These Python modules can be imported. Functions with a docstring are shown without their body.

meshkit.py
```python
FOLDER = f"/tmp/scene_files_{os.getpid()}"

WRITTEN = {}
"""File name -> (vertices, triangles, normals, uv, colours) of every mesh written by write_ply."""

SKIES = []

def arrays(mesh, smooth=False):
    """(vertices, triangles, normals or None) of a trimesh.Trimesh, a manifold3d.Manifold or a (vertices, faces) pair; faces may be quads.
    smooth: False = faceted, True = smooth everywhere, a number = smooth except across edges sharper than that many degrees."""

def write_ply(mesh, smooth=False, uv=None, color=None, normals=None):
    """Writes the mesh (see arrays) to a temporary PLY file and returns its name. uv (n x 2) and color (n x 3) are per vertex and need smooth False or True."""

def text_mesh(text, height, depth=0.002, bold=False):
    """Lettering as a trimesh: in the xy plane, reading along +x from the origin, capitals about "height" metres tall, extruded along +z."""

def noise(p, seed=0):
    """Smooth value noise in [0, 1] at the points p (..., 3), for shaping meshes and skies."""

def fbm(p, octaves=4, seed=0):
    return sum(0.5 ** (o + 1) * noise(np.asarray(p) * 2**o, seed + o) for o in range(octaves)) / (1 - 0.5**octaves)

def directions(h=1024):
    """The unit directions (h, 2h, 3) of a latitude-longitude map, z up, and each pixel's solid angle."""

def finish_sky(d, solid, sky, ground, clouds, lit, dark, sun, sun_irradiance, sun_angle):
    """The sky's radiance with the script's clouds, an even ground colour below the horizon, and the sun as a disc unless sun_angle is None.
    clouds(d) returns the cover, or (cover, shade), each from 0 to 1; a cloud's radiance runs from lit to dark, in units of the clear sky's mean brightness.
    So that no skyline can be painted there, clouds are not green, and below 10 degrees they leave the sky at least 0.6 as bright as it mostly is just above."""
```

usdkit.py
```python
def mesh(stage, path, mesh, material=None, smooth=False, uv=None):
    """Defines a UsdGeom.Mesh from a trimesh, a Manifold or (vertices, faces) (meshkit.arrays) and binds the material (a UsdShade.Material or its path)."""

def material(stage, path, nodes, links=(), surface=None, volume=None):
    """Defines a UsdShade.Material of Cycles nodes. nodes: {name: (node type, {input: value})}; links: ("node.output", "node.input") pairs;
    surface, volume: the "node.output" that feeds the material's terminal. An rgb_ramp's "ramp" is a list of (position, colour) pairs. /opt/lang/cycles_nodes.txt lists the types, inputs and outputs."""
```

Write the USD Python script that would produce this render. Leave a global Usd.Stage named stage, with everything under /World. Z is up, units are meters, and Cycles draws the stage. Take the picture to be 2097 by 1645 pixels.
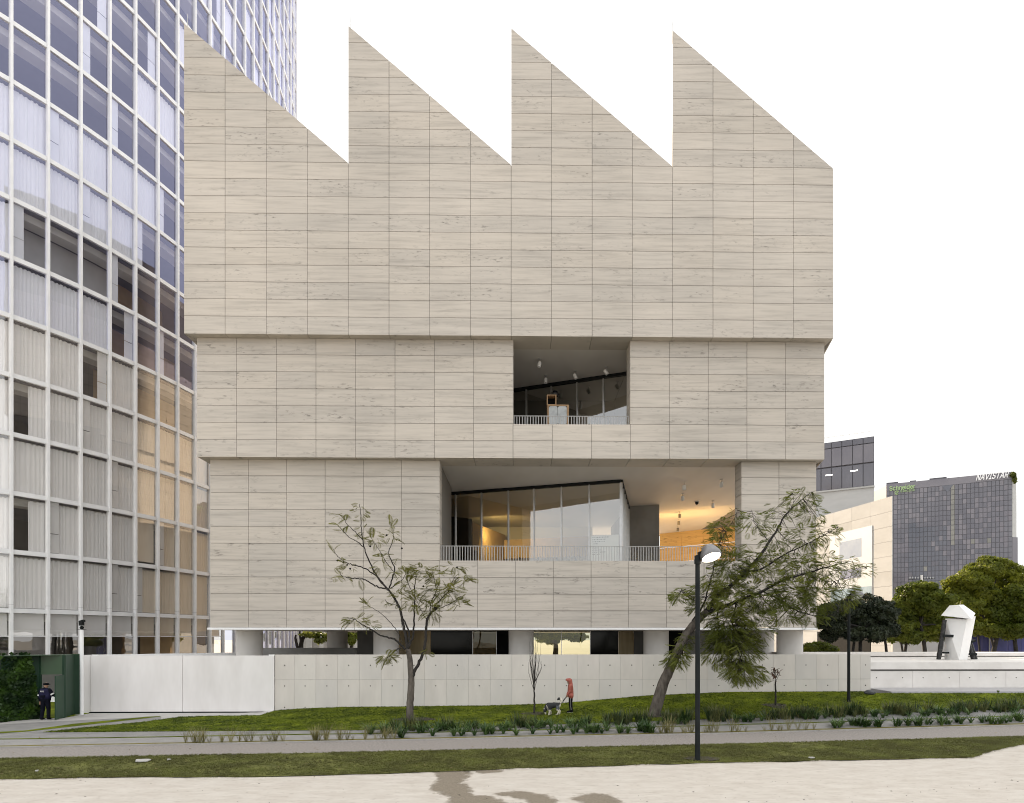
import math, random, re
import numpy as np, trimesh, usdkit, meshkit
import manifold3d as m3
from shapely.geometry import Polygon, box as sbox
from shapely.ops import unary_union
from pxr import Usd, UsdGeom, UsdLux, UsdShade, Gf, Sdf, Vt

stage = Usd.Stage.CreateInMemory()
UsdGeom.SetStageUpAxis(stage, 'Z'); UsdGeom.SetStageMetersPerUnit(stage, 1.0)
UsdGeom.Xform.Define(stage, '/World'); UsdGeom.Scope.Define(stage, '/World/Looks')

# ------------------------------------------------------------------ camera
F, CX, HZ, CZ = 1400.0, 1087.0, 1305.0, 3.75      # focal length, principal point and horizon of the photograph (2097 x 1645), eye height
EPS = 1.2e-5 * F
CE, SE = math.cos(EPS), math.sin(EPS)
cam = UsdGeom.Camera.Define(stage, '/World/camera')
cam.AddTranslateOp().Set(Gf.Vec3d(0, 0, CZ)); cam.AddRotateZOp().Set(-math.degrees(EPS)); cam.AddRotateXOp().Set(90.0)
cam.CreateHorizontalApertureAttr(36.0); cam.CreateVerticalApertureAttr(36.0 * 803 / 1024)
cam.CreateFocalLengthAttr(F / 2097 * 36)
cam.CreateHorizontalApertureOffsetAttr((1048.5 - CX) / 2097 * 36)
cam.CreateVerticalApertureOffsetAttr((HZ - 822.5) / 2097 * 36)
cam.CreateClippingRangeAttr(Gf.Vec2f(0.1, 5000)); cam.CreateFStopAttr(0.0)
cam.CreateExposureAttr(1.46)

# ------------------------------------------------------------------ sky and sun (thin bright cloud; the low sun stands behind the museum on the left, so the whole foreground lies in the building's shade)
SUN_EL, SUN_AZ = math.radians(21), math.radians(-25)     # azimuth: atan2(x, y) of the direction towards the sun
dome = UsdLux.DomeLight.Define(stage, '/World/sky')
dome.GetPrim().SetCustomDataByKey('kind', 'structure')
sky_mat = usdkit.material(stage, '/World/Looks/sky', {
    'sky': ('sky_texture', {'sky_type': 'single_scattering', 'sun_disc': False, 'sun_elevation': SUN_EL, 'sun_rotation': SUN_AZ, 'altitude': 2200.0, 'air_density': 1.0, 'aerosol_density': 1.5, 'ozone_density': 1.0}),
    'tc': ('texture_coordinate', {}),
    'map': ('mapping', {'scale': (1.0, 1.0, 2.2)}),
    'n': ('noise_texture', {'scale': 1.6, 'detail': 6.0, 'roughness': 0.55}),
    'sep': ('separate_xyz', {}),
    'front': ('map_range', {'from_min': -0.75, 'from_max': 0.25, 'to_min': -0.35, 'to_max': 0.62, 'clamp': True}),
    'sum': ('math', {'math_type': 'add'}),
    'cov': ('rgb_ramp', {'ramp': [(0.2, (0.85, 0.85, 0.85)), (0.8, (1, 1, 1))]}),
    'cr': ('rgb_ramp', {'ramp': [(0.3, (5.2, 5.25, 5.4)), (0.7, (7.7, 7.65, 7.5))]}),
    'el': ('map_range', {'from_min': 0.0, 'from_max': 1.0, 'to_min': 0.68, 'to_max': 1.22, 'clamp': True}), 'ovc': ('mix_color', {'blend_type': 'multiply', 'fac': 1.0}), 'mix': ('mix_color', {}),
    'bg': ('background_shader', {'strength': 0.082})},
    [('tc.generated', 'map.vector'), ('map.vector', 'n.vector'), ('tc.generated', 'sep.vector'), ('sep.y', 'front.value'), ('front.result', 'sum.value1'), ('n.fac', 'sum.value2'),
     ('sum.value', 'cov.fac'), ('n.fac', 'cr.fac'), ('cov.color', 'mix.fac'), ('sky.color', 'mix.a'), ('sep.z', 'el.value'), ('cr.color', 'ovc.a'), ('el.result', 'ovc.b'), ('ovc.result', 'mix.b'), ('mix.result', 'bg.color')], surface='bg.background')
UsdShade.MaterialBindingAPI.Apply(dome.GetPrim()).Bind(sky_mat)
sun = UsdLux.DistantLight.Define(stage, '/World/sun')
sun.CreateNormalizeAttr(True); sun.CreateIntensityAttr(0.95); sun.CreateAngleAttr(1.5); sun.CreateColorAttr(Gf.Vec3f(1.0, 0.80, 0.57))
sd = np.array([math.sin(SUN_AZ) * math.cos(SUN_EL), math.cos(SUN_AZ) * math.cos(SUN_EL), math.sin(SUN_EL)])
sun.AddRotateZOp().Set(-math.degrees(SUN_AZ)); sun.AddRotateXOp().Set(-(90 - math.degrees(SUN_EL)))   # turns -z to the direction away from the sun

# ------------------------------------------------------------------ photograph pixel -> place
def ray(px):
    d = (px - CX) / F
    return d * CE + SE, -d * SE + CE
def at_t(px, py, t):
    rx, ry = ray(px)
    return np.array([rx * t, ry * t, CZ + (HZ - py) / F * t])
def at_y(px, py, Y):
    return at_t(px, py, Y / ray(px)[1])
def project(p):
    t = p[0] * SE + p[1] * CE
    return CX + F * (p[0] * CE - p[1] * SE) / t, HZ - F * (p[2] - CZ) / t

# ------------------------------------------------------------------ prims
_used = {}
def numbered(parent, name):
    k = (parent, name); n = _used.get(k, 0); _used[k] = n + 1
    return name if n == 0 else '%s_%03d' % (name, n)
def path_of(parent):
    return '/World' if parent is None else str(parent.GetPath())
def tag(p, label=None, category=None, group=None, kind=None):
    for k, v in (('label', label), ('category', category), ('group', group), ('kind', kind)):
        if v: p.SetCustomDataByKey(k, v)
    return p
def obj(name, mesh, mat, parent=None, smooth=False, **kw):
    base = path_of(parent)
    p = usdkit.mesh(stage, base + '/' + numbered(base, name), mesh, LOOK[mat] if isinstance(mat, str) else mat, smooth).GetPrim()
    return tag(p, **kw)
def thing(name, label, category, loc=(0, 0, 0), rz=0.0, group=None, kind=None):
    x = UsdGeom.Xform.Define(stage, '/World/' + numbered('/World', name))
    x.AddTranslateOp().Set(Gf.Vec3d(*map(float, loc))); x.AddRotateZOp().Set(math.degrees(rz))
    return tag(x.GetPrim(), label, category, group, kind)
def copy_of(root, name, label, category, loc, rz=0.0, scale=1.0, group=None):
    x = UsdGeom.Xform.Define(stage, '/World/' + numbered('/World', name))
    x.GetPrim().GetReferences().AddInternalReference(root.GetPath()); x.GetPrim().SetInstanceable(True)
    x.ClearXformOpOrder()
    x.AddTranslateOp(opSuffix='at').Set(Gf.Vec3d(*map(float, loc))); x.AddRotateZOp(opSuffix='turn').Set(math.degrees(rz))
    if scale != 1.0: x.AddScaleOp(opSuffix='size').Set(Gf.Vec3f(*([scale] * 3 if np.ndim(scale) == 0 else scale)))
    return tag(x.GetPrim(), label, category, group)

class MB:
    """collects shapes into one mesh"""
    def __init__(s): s.v, s.f, s.n = [], [], 0
    def add(s, v, f):
        v = np.asarray(v, float).reshape(-1, 3); f = np.asarray(f, int)
        if f.shape[1] == 4: f = np.vstack([f[:, [0, 1, 2]], f[:, [0, 2, 3]]])
        s.v.append(v); s.f.append(f + s.n); s.n += len(v); return s
    def tm(s, m, T=None):
        m = m if T is None else m.copy().apply_transform(T)
        return s.add(m.vertices, m.faces)
    def box(s, x0, x1, y0, y1, z0, z1):
        v = [(x, y, z) for x in (x0, x1) for y in (y0, y1) for z in (z0, z1)]
        return s.add(v, BOXF)
    def obox(s, c, ax, ay, az):
        c, ax, ay, az = map(np.asarray, (c, ax, ay, az))
        return s.add([c + i * ax + j * ay + k * az for i in (-1, 1) for j in (-1, 1) for k in (-1, 1)], BOXF)
    def quad(s, a, b, c, d): return s.add([a, b, c, d], [[0, 1, 2, 3]])
    def tube(s, pts, r, sides=6, cap=True):
        pts = np.asarray(pts, float); n = len(pts); r = np.broadcast_to(np.asarray(r, float), n)
        tg = np.gradient(pts, axis=0); tg /= np.maximum(np.linalg.norm(tg, axis=1, keepdims=True), 1e-9)
        up = np.array([0.31, 0.53, 0.79]); a = np.cross(tg, up); a /= np.maximum(np.linalg.norm(a, axis=1, keepdims=True), 1e-6); b = np.cross(tg, a)
        th = np.arange(sides) * 2 * np.pi / sides
        v = pts[:, None] + r[:, None, None] * (np.cos(th)[None, :, None] * a[:, None] + np.sin(th)[None, :, None] * b[:, None])
        i, j = np.meshgrid(np.arange(n - 1), np.arange(sides), indexing='ij'); j2 = (j + 1) % sides
        f = np.stack([i * sides + j, i * sides + j2, (i + 1) * sides + j2, (i + 1) * sides + j], -1).reshape(-1, 4)
        f = np.vstack([f[:, [0, 1, 2]], f[:, [0, 2, 3]]])
        if cap:
            k = np.arange(1, sides - 1)
            f = np.vstack([f, np.stack([0 * k, k + 1, k], 1), np.stack([0 * k, k, k + 1], 1) + (n - 1) * sides])
        return s.add(v.reshape(-1, 3), f)
    def lathe(s, prof, c=(0, 0, 0), sides=24, axis=None):
        prof = np.asarray(prof, float); n = len(prof); th = np.arange(sides) * 2 * np.pi / sides
        v = np.stack([prof[:, None, 0] * np.cos(th), prof[:, None, 0] * np.sin(th), np.repeat(prof[:, 1:2], sides, 1)], -1).reshape(-1, 3)
        if axis is not None: v = v @ trimesh.geometry.align_vectors([0, 0, 1], axis)[:3, :3].T
        i, j = np.meshgrid(np.arange(n - 1), np.arange(sides), indexing='ij'); j2 = (j + 1) % sides
        f = np.stack([i * sides + j, i * sides + j2, (i + 1) * sides + j2, (i + 1) * sides + j], -1).reshape(-1, 4)
        return s.add(v + np.asarray(c), f)
    def prism(s, poly, y0, y1, skew=(0.0, 1.0)):
        """polygon in the xz plane (shapely) at depth y0, carried back to y1 along skew"""
        m = trimesh.creation.extrude_polygon(poly, 1.0, engine='earcut'); v = np.array(m.vertices); d = (y1 - y0)
        w = np.stack([v[:, 0] + v[:, 2] * d * skew[0], y0 + v[:, 2] * d * skew[1], v[:, 1]], 1)
        return s.add(w, m.faces[:, ::-1])
    def plan(s, poly, z0, z1):
        m = trimesh.creation.extrude_polygon(poly, z1 - z0, engine='earcut'); v = np.array(m.vertices) + [0, 0, z0]
        return s.add(v, m.faces)
    def get(s): return np.concatenate(s.v), np.concatenate(s.f)
BOXF = np.array([[0, 1, 3, 2], [4, 6, 7, 5], [0, 4, 5, 1], [2, 3, 7, 6], [0, 2, 6, 4], [1, 5, 7, 3]])

# ------------------------------------------------------------------ materials
LOOK = {}
def look(name, c1, c2=None, rough=0.6, scale=3.0, stretch=(1, 1, 1), bump=0.0, bscale=None, detail=5.0, lo=0.35, hi=0.65, metallic=0.0, spec=0.5, emit=None, coat=0.0, extra=None):
    c2 = c2 or c1; st = (stretch[0], stretch[1], stretch[2])
    nodes = {'g': ('geometry', {}), 'm': ('mapping', {'scale': st}), 'n': ('noise_texture', {'scale': scale, 'detail': detail, 'roughness': 0.6}),
             'r': ('rgb_ramp', {'ramp': [(lo, c1), (hi, c2)]}), 'p': ('principled_bsdf', {'roughness': rough, 'metallic': metallic, 'specular_ior_level': spec, 'coat_weight': coat})}
    links = [('g.position', 'm.vector'), ('m.vector', 'n.vector'), ('n.fac', 'r.fac'), ('r.color', 'p.base_color')]
    if bump:
        nodes['n2'] = ('noise_texture', {'scale': bscale or scale * 4, 'detail': 4.0}); nodes['b'] = ('bump', {'strength': min(1.0, bump), 'distance': 0.02})
        links += [('m.vector', 'n2.vector'), ('n2.fac', 'b.height'), ('b.normal', 'p.normal')]
    if emit:
        nodes['p'][1].update(emission_color=emit[:3], emission_strength=emit[3])
    LOOK[name] = usdkit.material(stage, '/World/Looks/' + name, nodes, links, surface='p.BSDF')
def leaf_look(name, c1, c2, scale=1.2, trans=0.35, rough=0.5):
    LOOK[name] = usdkit.material(stage, '/World/Looks/' + name, {
        'g': ('geometry', {}), 'n': ('noise_texture', {'scale': scale, 'detail': 4.0}), 'h': ('math', {'math_type': 'multiply_add', 'value2': 0.34, 'value3': 0.33}), 'sm': ('math', {'math_type': 'add'}), 'nn': ('math', {'math_type': 'multiply_add', 'value2': 1.6, 'value3': -0.8}),
        'r': ('rgb_ramp', {'ramp': [(0.2, c1), (0.8, c2)]}), 'p': ('principled_bsdf', {'roughness': rough, 'specular_ior_level': 0.35}),
        't': ('translucent_bsdf', {}), 'x': ('mix_closure', {'fac': trans})},
        [('g.position', 'n.vector'), ('n.fac', 'nn.value1'), ('g.random_per_island', 'h.value1'), ('h.value', 'sm.value1'), ('nn.value', 'sm.value2'), ('sm.value', 'r.fac'), ('r.color', 'p.base_color'), ('r.color', 't.color'), ('p.BSDF', 'x.closure1'), ('t.BSDF', 'x.closure2')], surface='x.closure')
def glass_look(name, tint, refl, base=0.06, gain=1.0, rough=0.0):
    LOOK[name] = usdkit.material(stage, '/World/Looks/' + name, {                      # the same from both sides, so that daylight passes inwards too
        'f': ('layer_weight', {'blend': 0.5}), 'w': ('math', {'math_type': 'power', 'value2': 4.5}), 'k': ('math', {'math_type': 'multiply_add', 'value2': gain * .85, 'value3': base + .03, 'use_clamp': True}),
        'n': ('noise_texture', {'scale': 0.9, 'detail': 2.0}), 'g0': ('geometry', {}), 'b': ('bump', {'strength': 0.12, 'distance': 0.02}),
        't': ('transparent_bsdf', {'color': tint}), 'g': ('glossy_bsdf', {'color': refl, 'roughness': rough}), 'x': ('mix_closure', {})},
        [('f.facing', 'w.value1'), ('w.value', 'k.value1'), ('k.value', 'x.fac'), ('g0.position', 'n.vector'), ('n.fac', 'b.height'), ('b.normal', 'g.normal'), ('t.BSDF', 'x.closure1'), ('g.BSDF', 'x.closure2')], surface='x.closure')
def travertine(name, seed, pit, tone=1.0, warm=0.0, c0=(0.475, 0.437, 0.387)):
    base = np.array(c0) * tone * np.array([1 + .04 * warm, 1, 1 - .06 * warm])
    d, m, l = (tuple(map(float, base * k)) for k in (0.80, 1.0, 1.09))
    LOOK[name] = usdkit.material(stage, '/World/Looks/' + name, {
        'g': ('geometry', {}),
        'm1': ('mapping', {'scale': (0.35, 0.35, 7.0), 'location': (seed * 3.7, seed * 1.3, seed * 5.1)}), 'n1': ('noise_texture', {'scale': 1.0, 'detail': 7.0, 'roughness': 0.62, 'distortion': 0.35}),
        'r1': ('rgb_ramp', {'ramp': [(0.3, d), (0.5, m), (0.7, l)]}),
        'm2': ('mapping', {'scale': (2.5, 2.5, 9.5), 'location': (seed * 9.1, 0, seed * 2.3)}), 'n2': ('noise_texture', {'scale': 1.0, 'detail': 5.0, 'roughness': 0.65}),
        'r2': ('rgb_ramp', {'ramp': [(0.55, (0, 0, 0)), (0.66, (1, 1, 1))]}),
        'm3': ('mapping', {'scale': (0.5, 0.5, 1.6), 'location': (seed * 5.3, 0, seed * 7.7)}), 'n3': ('noise_texture', {'scale': 1.0, 'detail': 3.0}),
        'r3': ('rgb_ramp', {'ramp': [(0.45, (0.05 * pit,) * 3), (0.64, (min(1.0, 0.95 * pit),) * 3)]}),
        'mu': ('math', {'math_type': 'multiply'}), 'x': ('mix_color', {'b': tuple(map(float, base * 0.42))}),
        'm4': ('mapping', {'scale': (0.16, 0.16, 0.16)}), 'n4': ('noise_texture', {'scale': 1.0, 'detail': 3.0}), 'r4': ('rgb_ramp', {'ramp': [(0.3, (0.9, 0.9, 0.9)), (0.7, (1.08, 1.07, 1.06))]}), 'y': ('mix_color', {'blend_type': 'multiply', 'fac': 1.0}),
        'b': ('bump', {'strength': 0.5, 'distance': 0.01, 'invert': True}), 'p': ('principled_bsdf', {'roughness': 0.72, 'specular_ior_level': 0.3})},
        [('g.position', 'm1.vector'), ('m1.vector', 'n1.vector'), ('n1.fac', 'r1.fac'), ('g.position', 'm2.vector'), ('m2.vector', 'n2.vector'), ('n2.fac', 'r2.fac'),
         ('g.position', 'm3.vector'), ('m3.vector', 'n3.vector'), ('n3.fac', 'r3.fac'), ('r2.color', 'mu.value1'), ('r3.color', 'mu.value2'), ('mu.value', 'x.fac'), ('r1.color', 'x.a'),
         ('g.position', 'm4.vector'), ('m4.vector', 'n4.vector'), ('n4.fac', 'r4.fac'), ('x.result', 'y.a'), ('r4.color', 'y.b'), ('y.result', 'p.base_color'), ('mu.value', 'b.height'), ('b.normal', 'p.normal')], surface='p.BSDF')

for i, (pit, tone, warm) in enumerate([(0.45, 1.0, .15), (0.8, .99, .25), (1.25, .97, .1), (0.3, 1.02, .3), (0.95, .99, .4), (0.2, 1.02, .2), (1.4, .955, .15), (0.6, 1.02, .35)]):
    travertine('travertine_%d' % i, i + 1.0, pit, tone, warm)
travertine('travertine_wood', 21.0, 1.0, 1.0, 2.0, (0.44, 0.33, 0.17))
look('joint_dark', (0.19, 0.175, 0.155), rough=0.9)
look('concrete_wall', (0.55, 0.515, 0.47), (0.62, 0.58, 0.53), rough=0.75, scale=0.9, stretch=(1, 1, 0.35), bump=0.15, bscale=9, detail=7)
look('concrete_wall_b', (0.53, 0.50, 0.465), (0.61, 0.57, 0.525), rough=0.75, scale=0.7, stretch=(1, 1, 0.3), bump=0.15, bscale=9, detail=7)
look('concrete_wall_c', (0.545, 0.505, 0.46), (0.62, 0.575, 0.525), rough=0.75, scale=1.2, stretch=(1, 1, 0.3), bump=0.15, bscale=9, detail=7)
look('concrete_light', (0.62, 0.59, 0.55), (0.70, 0.67, 0.63), rough=0.7, scale=1.0, bump=0.1, bscale=10)
look('concrete_ceiling', (0.54, 0.51, 0.47), (0.60, 0.57, 0.53), rough=0.6, scale=0.5, stretch=(1, 0.3, 1), detail=6)
look('concrete_dark', (0.20, 0.195, 0.18), (0.26, 0.25, 0.23), rough=0.7, scale=0.8)
look('white_paint', (0.74, 0.735, 0.72), (0.79, 0.785, 0.77), rough=0.45, scale=2.0)
look('gate_paint', (0.62, 0.59, 0.565), (0.72, 0.69, 0.67), rough=0.5, scale=0.9, stretch=(1, 1, 0.3), detail=9, lo=.3, hi=.6)
look('mullion_metal', (0.76, 0.76, 0.76), (0.82, 0.815, 0.81), rough=0.4, scale=1.5)
look('grey_metal', (0.42, 0.42, 0.41), (0.5, 0.5, 0.49), rough=0.45, scale=3.0, metallic=0.3)
look('rail_metal', (0.34, 0.33, 0.315), rough=0.4, metallic=0.4)
look('steel', (0.55, 0.54, 0.52), (0.62, 0.61, 0.6), rough=0.3, metallic=0.9)
look('black_metal', (0.008, 0.010, 0.010), (0.014, 0.016, 0.016), rough=0.55, spec=0.12, scale=4.0)
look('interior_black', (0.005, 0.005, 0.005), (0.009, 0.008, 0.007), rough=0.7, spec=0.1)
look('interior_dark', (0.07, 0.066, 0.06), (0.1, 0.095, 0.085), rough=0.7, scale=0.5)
look('interior_white', (0.66, 0.64, 0.6), rough=0.7)
look('interior_tan', (0.42, 0.3, 0.16), (0.52, 0.38, 0.22), rough=0.6, scale=0.8)
look('interior_grey', (0.22, 0.21, 0.195), (0.28, 0.27, 0.25), rough=0.7, scale=0.6)
look('ceiling_blue', (0.13, 0.135, 0.16), (0.17, 0.17, 0.2), rough=0.6, scale=0.5)
look('bronze', (0.24, 0.185, 0.10), (0.31, 0.245, 0.15), rough=0.35, metallic=0.6, scale=1.5, stretch=(4, 4, .3))
look('curtain', (0.84, 0.835, 0.83), (0.88, 0.875, 0.87), rough=0.8, scale=1.2, stretch=(1, 1, 0.2))
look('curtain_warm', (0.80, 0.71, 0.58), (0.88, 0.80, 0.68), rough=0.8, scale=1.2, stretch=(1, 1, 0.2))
look('panel_white', (0.76, 0.765, 0.77), (0.82, 0.82, 0.82), rough=0.5, scale=0.8)
glass_look('tower_glass', (0.98, 0.985, 1.0), (0.62, 0.64, 0.93), base=0.19, gain=1.0)
glass_look('tower_glass_low', (0.99, 0.98, 0.97), (0.97, 0.95, 0.93), base=0.2, gain=1.0)
glass_look('museum_glass', (0.80, 0.78, 0.70), (0.97, 0.96, 0.93), base=0.32, gain=1.0)
glass_look('lobby_glass', (0.62, 0.62, 0.45), (0.8, 0.8, 0.72), base=0.05, gain=0.8)
look('black_glass', (0.005, 0.005, 0.004), rough=0.1, spec=0.25)
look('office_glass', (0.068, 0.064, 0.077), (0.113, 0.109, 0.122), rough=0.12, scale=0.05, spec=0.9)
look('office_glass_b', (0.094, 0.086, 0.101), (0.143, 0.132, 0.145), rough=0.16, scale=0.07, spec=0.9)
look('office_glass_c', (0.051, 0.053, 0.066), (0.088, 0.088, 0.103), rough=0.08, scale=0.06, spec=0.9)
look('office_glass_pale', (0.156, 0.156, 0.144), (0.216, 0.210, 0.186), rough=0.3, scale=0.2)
look('office_frame', (0.075, 0.073, 0.085), rough=0.5)
look('stone_building', (0.395, 0.39, 0.375), (0.44, 0.435, 0.42), rough=0.8, scale=0.35, stretch=(1, 1, 3), detail=6)
look('room_pale', (0.50, 0.49, 0.48), (0.58, 0.57, 0.56), rough=0.7, scale=0.6)
look('stone_building_b', (0.35, 0.345, 0.33), (0.42, 0.415, 0.40), rough=0.8, scale=0.25, detail=6)
look('poster_white', (0.446, 0.468, 0.490), (0.490, 0.504, 0.518), rough=0.5, scale=0.2)
look('poster_blue', (0.144, 0.194, 0.288), (0.245, 0.295, 0.360), rough=0.5, scale=0.25)
look('poster_violet', (0.072, 0.086, 0.173), (0.144, 0.166, 0.259), rough=0.5, scale=0.8)
look('poster_sea', (0.101, 0.187, 0.259), (0.230, 0.310, 0.360), rough=0.5, scale=0.5)
look('sign_green', (0.30, 0.42, 0.20), rough=0.5)
look('sign_white', (0.75, 0.75, 0.75), rough=0.5)
look('sand', (0.52, 0.465, 0.41), (0.62, 0.565, 0.51), rough=0.9, scale=1.6, bump=0.25, bscale=14, detail=8)
look('sand_damp', (0.17, 0.145, 0.115), (0.25, 0.215, 0.17), rough=0.85, scale=4.0, bump=0.2, bscale=30)
look('gravel', (0.19, 0.17, 0.155), (0.36, 0.325, 0.295), rough=0.95, scale=15.0, bump=0.6, bscale=40, detail=11, lo=.3, hi=.7)
look('paving', (0.246, 0.238, 0.226), (0.303, 0.291, 0.275), rough=0.85, scale=1.5, bump=0.15, bscale=25, detail=8)
look('paving_b', (0.197, 0.193, 0.184), (0.262, 0.254, 0.242), rough=0.85, scale=1.2, bump=0.15, bscale=25, detail=8)
look('paving_light', (0.40, 0.385, 0.365), (0.48, 0.465, 0.44), rough=0.85, scale=1.3, bump=0.1, bscale=25, detail=8)
look('paving_grey', (0.34, 0.33, 0.33), (0.42, 0.41, 0.41), rough=0.85, scale=6.0, detail=8)
look('kerb', (0.262, 0.246, 0.230), (0.328, 0.312, 0.291), rough=0.85, scale=3.0)
leaf_look('strap_leaf', (0.031, 0.071, 0.017), (0.179, 0.266, 0.079), scale=2.0, trans=0.25, rough=0.35)
leaf_look('sword_leaf', (0.031, 0.057, 0.017), (0.230, 0.223, 0.086), scale=2.0, trans=0.25, rough=0.4)
look('lawn', (0.040, 0.055, 0.007), (0.167, 0.201, 0.009), rough=0.95, scale=1.1, bump=0.8, bscale=30, detail=11, spec=0.1, lo=0.3, hi=0.68)
look('verge', (0.069, 0.071, 0.025), (0.184, 0.190, 0.057), rough=0.95, scale=1.3, bump=0.8, bscale=30, detail=11, spec=0.1, lo=0.3, hi=0.7)
look('dry_edge', (0.16, 0.13, 0.05), (0.2, 0.18, 0.06), rough=0.95, scale=6, bump=0.6, bscale=40, spec=0.1)
look('soil', (0.035, 0.026, 0.018), (0.06, 0.048, 0.035), rough=0.95, scale=8)
look('earth', (0.20, 0.19, 0.17), (0.26, 0.25, 0.23), rough=0.95, scale=0.4)
look('plaza', (0.42, 0.40, 0.37), (0.48, 0.46, 0.43), rough=0.8, scale=0.6)
look('green_metal', (0.007, 0.026, 0.013), (0.013, 0.038, 0.019), rough=0.5, spec=0.25, scale=1.2, stretch=(1, 1, .4), detail=6)
look('green_metal_b', (0.02, 0.05, 0.02), (0.028, 0.062, 0.028), rough=0.4, scale=1.0)
look('blue_fence', (0.03, 0.03, 0.14), (0.05, 0.05, 0.18), rough=0.5, scale=1.0)
look('bark', (0.045, 0.036, 0.028), (0.13, 0.11, 0.09), rough=0.9, scale=6, stretch=(1, 1, .35), bump=0.6, bscale=20)
look('bark_dark', (0.013, 0.011, 0.009), (0.030, 0.025, 0.021), rough=0.9, scale=6, bump=0.4)
look('twig', (0.021, 0.017, 0.014), (0.042, 0.034, 0.029), rough=0.9, scale=6)
look('dead_leaf', (0.07, 0.03, 0.02), (0.12, 0.06, 0.03), rough=0.8, scale=8)
leaf_look('leaf_pale', (0.13, 0.13, 0.03), (0.29, 0.275, 0.08), trans=0.45)
leaf_look('leaf_olive', (0.093, 0.114, 0.016), (0.269, 0.279, 0.052), scale=0.7, trans=0.5)
leaf_look('leaf_dark', (0.018, 0.027, 0.013), (0.044, 0.056, 0.022), trans=0.2)
leaf_look('leaf_bright', (0.089, 0.115, 0.010), (0.296, 0.311, 0.033), scale=0.3, trans=0.5)
leaf_look('leaf_mid', (0.067, 0.096, 0.010), (0.237, 0.266, 0.031), scale=0.3, trans=0.5)
leaf_look('ivy_leaf', (0.016, 0.037, 0.012), (0.085, 0.171, 0.019), scale=1.4, trans=0.2, rough=0.35)
leaf_look('dry_blade', (0.17, 0.155, 0.055), (0.40, 0.36, 0.17), scale=2.0, trans=0.3)
leaf_look('grass_blade', (0.052, 0.078, 0.005), (0.213, 0.270, 0.014), scale=0.8, trans=0.35, rough=0.6)
leaf_look('verge_blade', (0.110, 0.110, 0.032), (0.212, 0.231, 0.056), scale=0.9, trans=0.3, rough=0.7)
look('sculpture_white', (0.76, 0.75, 0.73), (0.80, 0.79, 0.77), rough=0.5, scale=1)
look('rough_black', (0.005, 0.005, 0.005), (0.096, 0.090, 0.084), rough=0.5, scale=7, lo=.55, hi=.75, bump=0.8, bscale=14)
look('rock', (0.035, 0.037, 0.042), (0.07, 0.07, 0.075), rough=0.7, scale=10, bump=.6)
look('wood', (0.34, 0.20, 0.10), (0.42, 0.27, 0.14), rough=0.6, scale=5, stretch=(1, 1, 6))
look('art_grey', (0.42, 0.44, 0.44), (0.55, 0.57, 0.57), rough=0.5, scale=3)
look('jacket_red', (0.234, 0.055, 0.035), (0.343, 0.090, 0.062), rough=0.7, scale=6, bump=0.5, bscale=9)
look('navy_cloth', (0.004, 0.0045, 0.009), (0.007, 0.008, 0.015), rough=0.85, scale=6, spec=0.1)
look('navy_vest', (0.009, 0.009, 0.028), (0.015, 0.015, 0.042), rough=0.8, scale=8, spec=0.15)
look('black_cloth', (0.004, 0.0045, 0.006), (0.008, 0.008, 0.010), rough=0.85, scale=6, spec=0.12)
look('skin', (0.30, 0.17, 0.11), (0.36, 0.21, 0.14), rough=0.55, scale=8)
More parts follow.
